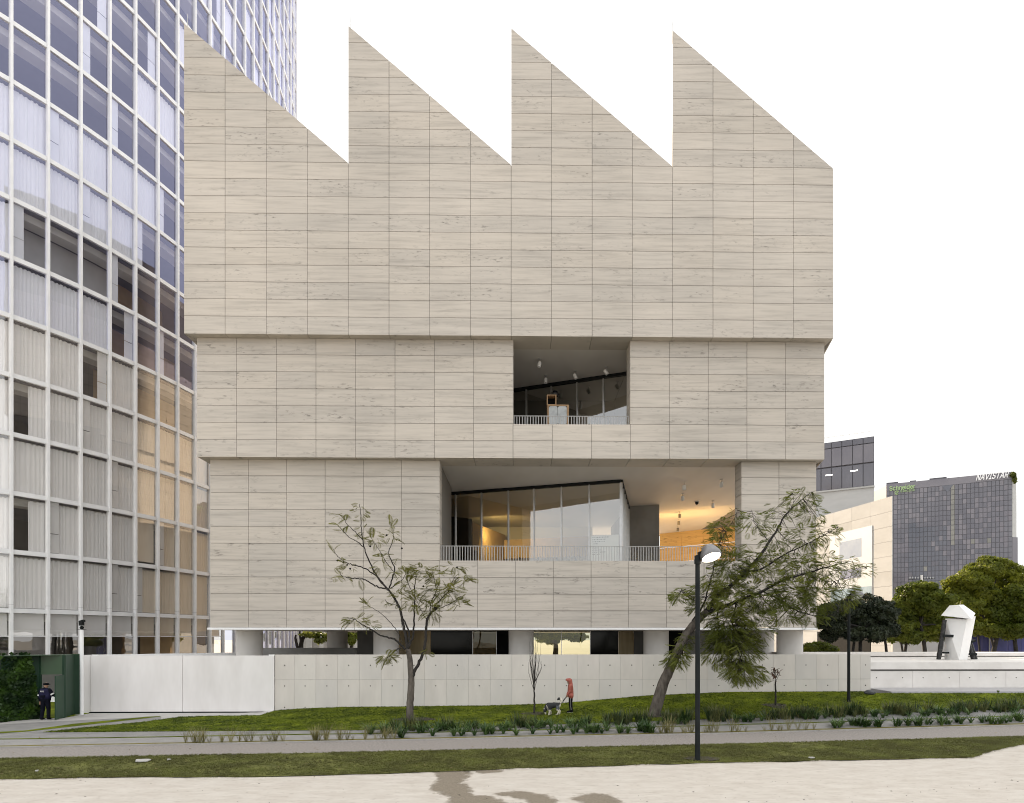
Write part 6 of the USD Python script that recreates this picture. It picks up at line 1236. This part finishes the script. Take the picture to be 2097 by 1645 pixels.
def guard():
    p = G(93, 1474); t = p[0] * SE + p[1] * CE; H = (1474 - 1397) / F * t; s = H / 1.78                      # back to the viewer, looking through the gateway (+y)
    x = thing('person', 'guard in dark uniform with white armbands seen from behind at the green gateway', 'person', (p[0], p[1], 0))
    head = V(.02, .02, 1.62); ms = [hullof((V(-.1, 0, .95), .13), (V(.1, 0, .95), .13), (V(0, 0, 1.08), .15)), hullof((V(-.08, 0, 1.08), .15), (V(.08, 0, 1.08), .15), (V(-.15, 0, 1.38), .11), (V(.15, 0, 1.38), .11)), bone(V(0, 0, 1.42), .08, V(.01, 0, 1.54), .06), hullof((head + V(0, 0, .03), .098), (head + V(0, .02, -.06), .075)),
          ball(head + V(-.1, .0, -.02), .026, 8), ball(head + V(.1, 0, -.02), .026, 8), bone(head + V(0, .1, .01), .013, head + V(0, .118, -.03), .016, 8), bone(head + V(-.02, .085, -.07), .012, head + V(.02, .085, -.07), .012, 8)]
    legs = [(V(-.1, 0, .92), V(-.13, .02, .5), V(-.15, -.04, .1)), (V(.1, 0, .92), V(.12, .04, .5), V(.1, .06, .1))]
    for h, k_, a in legs: ms += [bone(h, .1, k_, .065), bone(k_, .065, a, .045), bone(a + V(0, 0, -.04), .042, a + V(0, .14, -.06), .032)]
    armp = [(V(-.19, 0, 1.40), V(-.27, -.03, 1.12), V(-.28, .04, .86)), (V(.19, 0, 1.40), V(.33, .02, 1.18), V(.32, .24, 1.08))]
    for (sh, el, wr), d in zip(armp, (V(.02, .1, -.9), V(-.3, .6, .1))): ms += [bone(sh, .068, el, .052), bone(el, .05, wr, .036)] + hand(wr, d, 1.0, .45)
    m = merge(ms, .032, 5); m.apply_scale(s); obj('body', m, 'skin', x, True)
    tr = [hullof((V(-.1, 0, .95), .14), (V(.1, 0, .95), .14), (V(0, 0, 1.03), .15))] + [q for h, k_, a in legs for q in (bone(h, .115, k_, .09), bone(k_, .09, a, .075))]
    m = merge(tr, .04, 5); m.apply_scale(s); obj('trousers', m, 'navy_cloth', x, True)
    sh_ = [hullof((V(-.1, 0, 1.06), .155), (V(.1, 0, 1.06), .155), (V(-.16, 0, 1.38), .115), (V(.16, 0, 1.38), .115)), bone(V(0, 0, 1.42), .1, V(0, 0, 1.5), .075)]
    for sh, el, wr in armp: sh_ += [bone(sh, .088, el, .072), bone(el, .07, el + (wr - el) * .85, .05)]
    m = merge(sh_, .04, 5); m.apply_scale(s); obj('jacket', m, 'navy_cloth', x, True)
    m = merge([hullof((V(-.11, -.01, 1.1), .165), (V(.11, -.01, 1.1), .165), (V(-.12, -.01, 1.36), .13), (V(.12, -.01, 1.36), .13))], .05, 4); m.apply_scale(s); obj('vest', m, 'navy_vest', x, True)
    obj('pouch', MB().box(-.1 * s, .1 * s, -.205 * s, -.17 * s, 1.05 * s, 1.17 * s).get(), 'navy_cloth', x)
    b = MB(); tmh = meshkit.text_mesh('P.B.I.', .055 * s, .004, True); v = np.array(tmh.vertices); b.add(np.c_[v[:, 0] - .14 * s, np.full(len(v), -.158 * s) - v[:, 2] - .006, v[:, 1] + 1.32 * s], tmh.faces); obj('lettering', b.get(), 'white_cloth', x, label='white letters across the back of the vest')
    for sh, el, wr in armp:
        c = el + (sh - el) * .12; d = (sh - el) / np.linalg.norm(sh - el); b = MB(); b.lathe([(.074 * s, -.035 * s), (.08 * s, -.03 * s), (.08 * s, .03 * s), (.074 * s, .035 * s)], c * s, 16, d); obj('armband', b.get(), 'white_cloth', x, 40)
    b = MB(); b.lathe([(.10, 0), (.112, .02), (.118, .06), (.115, .075), (.001, .10)], (head + V(0, .0, .02)) * s, 20); b.obox((head + V(0, .13, .03)) * s, (.075, 0, 0), (0, .05, -.012), (0, .001, .006)); obj('cap', b.get(), 'black_cloth', x, 40)
    for h, k_, a in legs:
        m = merge([hullof((a + V(0, -.03, -.03), .055), (a + V(0, .1, -.05), .046), (a + V(0, .17, -.06), .036))], .03, 3); m.apply_scale(s); v = np.array(m.vertices); v[:, 2] = np.maximum(v[:, 2], .0); m.vertices = v; obj('boot', m, 'black_cloth', x, True)
guard()

# ------------------------------------------------------------------ white sculpture on the terrace with its black stands
ts = 41.3; scx = at_t(1968, 1355, ts); k = ts / F
sc = thing('sculpture', 'white faceted block-like sculpture with a tilted cap on the terrace', 'sculpture', (scx[0], scx[1], tz + .003))
def sp_(px, py, y): return V((px - 1968) * (ts + y) / F, y, CZ + (HZ - py) / F * (ts + y) - tz - .003)
def solid(front, back):
    n = len(front); v = front + back; pts = np.array(v); return trimesh.convex.convex_hull(pts)
fr = [sp_(1943.5, 1355.5, .45), sp_(1954, 1355.5, -.45), sp_(1987, 1355.5, .25), sp_(2004, 1262, .25), sp_(1970, 1269, -.45), sp_(1945.5, 1267, .45)]
bk_ = [q + V(.60, .9, 0) for q in (fr[0], fr[2], fr[3], fr[5])]
for q in fr + bk_: q[2] = max(q[2], 0) if q[2] < .4 else q[2]
obj('shaft', trimesh.convex.convex_hull(np.array(fr + bk_)), 'sculpture_white', sc)
hf = [sp_(1934.5, 1260.5, .35), sp_(1957, 1260, -.3), sp_(1972.5, 1268, -.8), sp_(2007.5, 1256, .45), sp_(1975, 1238.5, .1), sp_(1950, 1240, .25), sp_(1960, 1240, -.2)]
hb = [q + V(.60, .9, 0) for q in (hf[0], hf[3], hf[4], hf[5])]
obj('cap', trimesh.convex.convex_hull(np.array(hf + hb)), 'sculpture_white', sc)
def stand(pixlegs, label, bars, y0):
    b0 = sp_(*pixlegs[0][0], y0) + V(scx[0], scx[1], tz + .003); x = thing('sculpture_stand', label, 'stand', (b0[0], b0[1], tz + .003))
    off_ = V(scx[0], scx[1], tz + .003) - V(b0[0], b0[1], tz + .003)
    for i, (a, c, w) in enumerate(pixlegs):
        P, Q = sp_(*a, y0 + .25 * i) + off_, sp_(*c, y0 + .25 * i) + off_; P[2] = 0
        n = 16; pts = np.array([P + (Q - P) * u for u in np.linspace(0, 1, n)]); rr_ = w * (1 + .5 * (meshkit.fbm(pts * 6 + i, 3) - .5)); obj('leg', MB().tube(pts, rr_, 7).get(), 'rough_black', x)
    for a, c, w in bars: P, Q = sp_(*a, y0 - .05) + off_, sp_(*c, y0 - .05) + off_; d = (Q - P) / 2; obj('crossbar', MB().obox((P + Q) / 2, d, (0, .14, 0), (0, 0, w)).get(), 'black_metal', x)
stand([((1925, 1355), (1937.5, 1270), .13), ((1929, 1355), (1941, 1290), .10)], 'rough black wooden stand leaning on the left of the white sculpture', [((1931, 1302), (1953, 1303), .075), ((1932, 1337), (1943, 1337), .05)], .15)
stand([((2004, 1355), (1994, 1314), .11), ((2014, 1355), (2000, 1306), .13), ((2003, 1306), (2010, 1276), .13)][:2] + [((2014, 1355), (2004, 1278), .12)], 'rough black wooden stand leaning on the right of the white sculpture', [((1989, 1339), (2008, 1340), .07), ((1994, 1316), (2006, 1312), .06)], .5)
# ------------------------------------------------------------------ fallen leaves on grass and paths
q = np.random.default_rng(91); b = MB()
for _ in range(420):
    px = q.uniform(-20, 2110); lo_, hi_ = L1(px) + (8 if q.random() < .2 else -1), L5(px) - (22 if px > 560 else 2); py = hi_ + (lo_ - hi_) * q.random() ** .8; p = G(px, py)
    s = q.uniform(.02, .05); a = q.uniform(0, 6.28); d = np.array([math.cos(a), math.sin(a), q.uniform(-.1, .3)]) * s; e = np.array([-d[1], d[0], q.uniform(-.2, .3) * s]) * .5; c = p + [0, 0, .055 if q.random() < .5 else .04]; b.quad(c - d, c - e, c + d, c + e)
leaf_look('fallen_leaf', (0.10, 0.06, 0.025), (0.36, 0.28, 0.09), scale=3.0, trans=0.1)
obj('fallen_leaves', b.get(), 'fallen_leaf', label='dry fallen leaves scattered over the grass and the paths', category='leaves', kind='stuff')
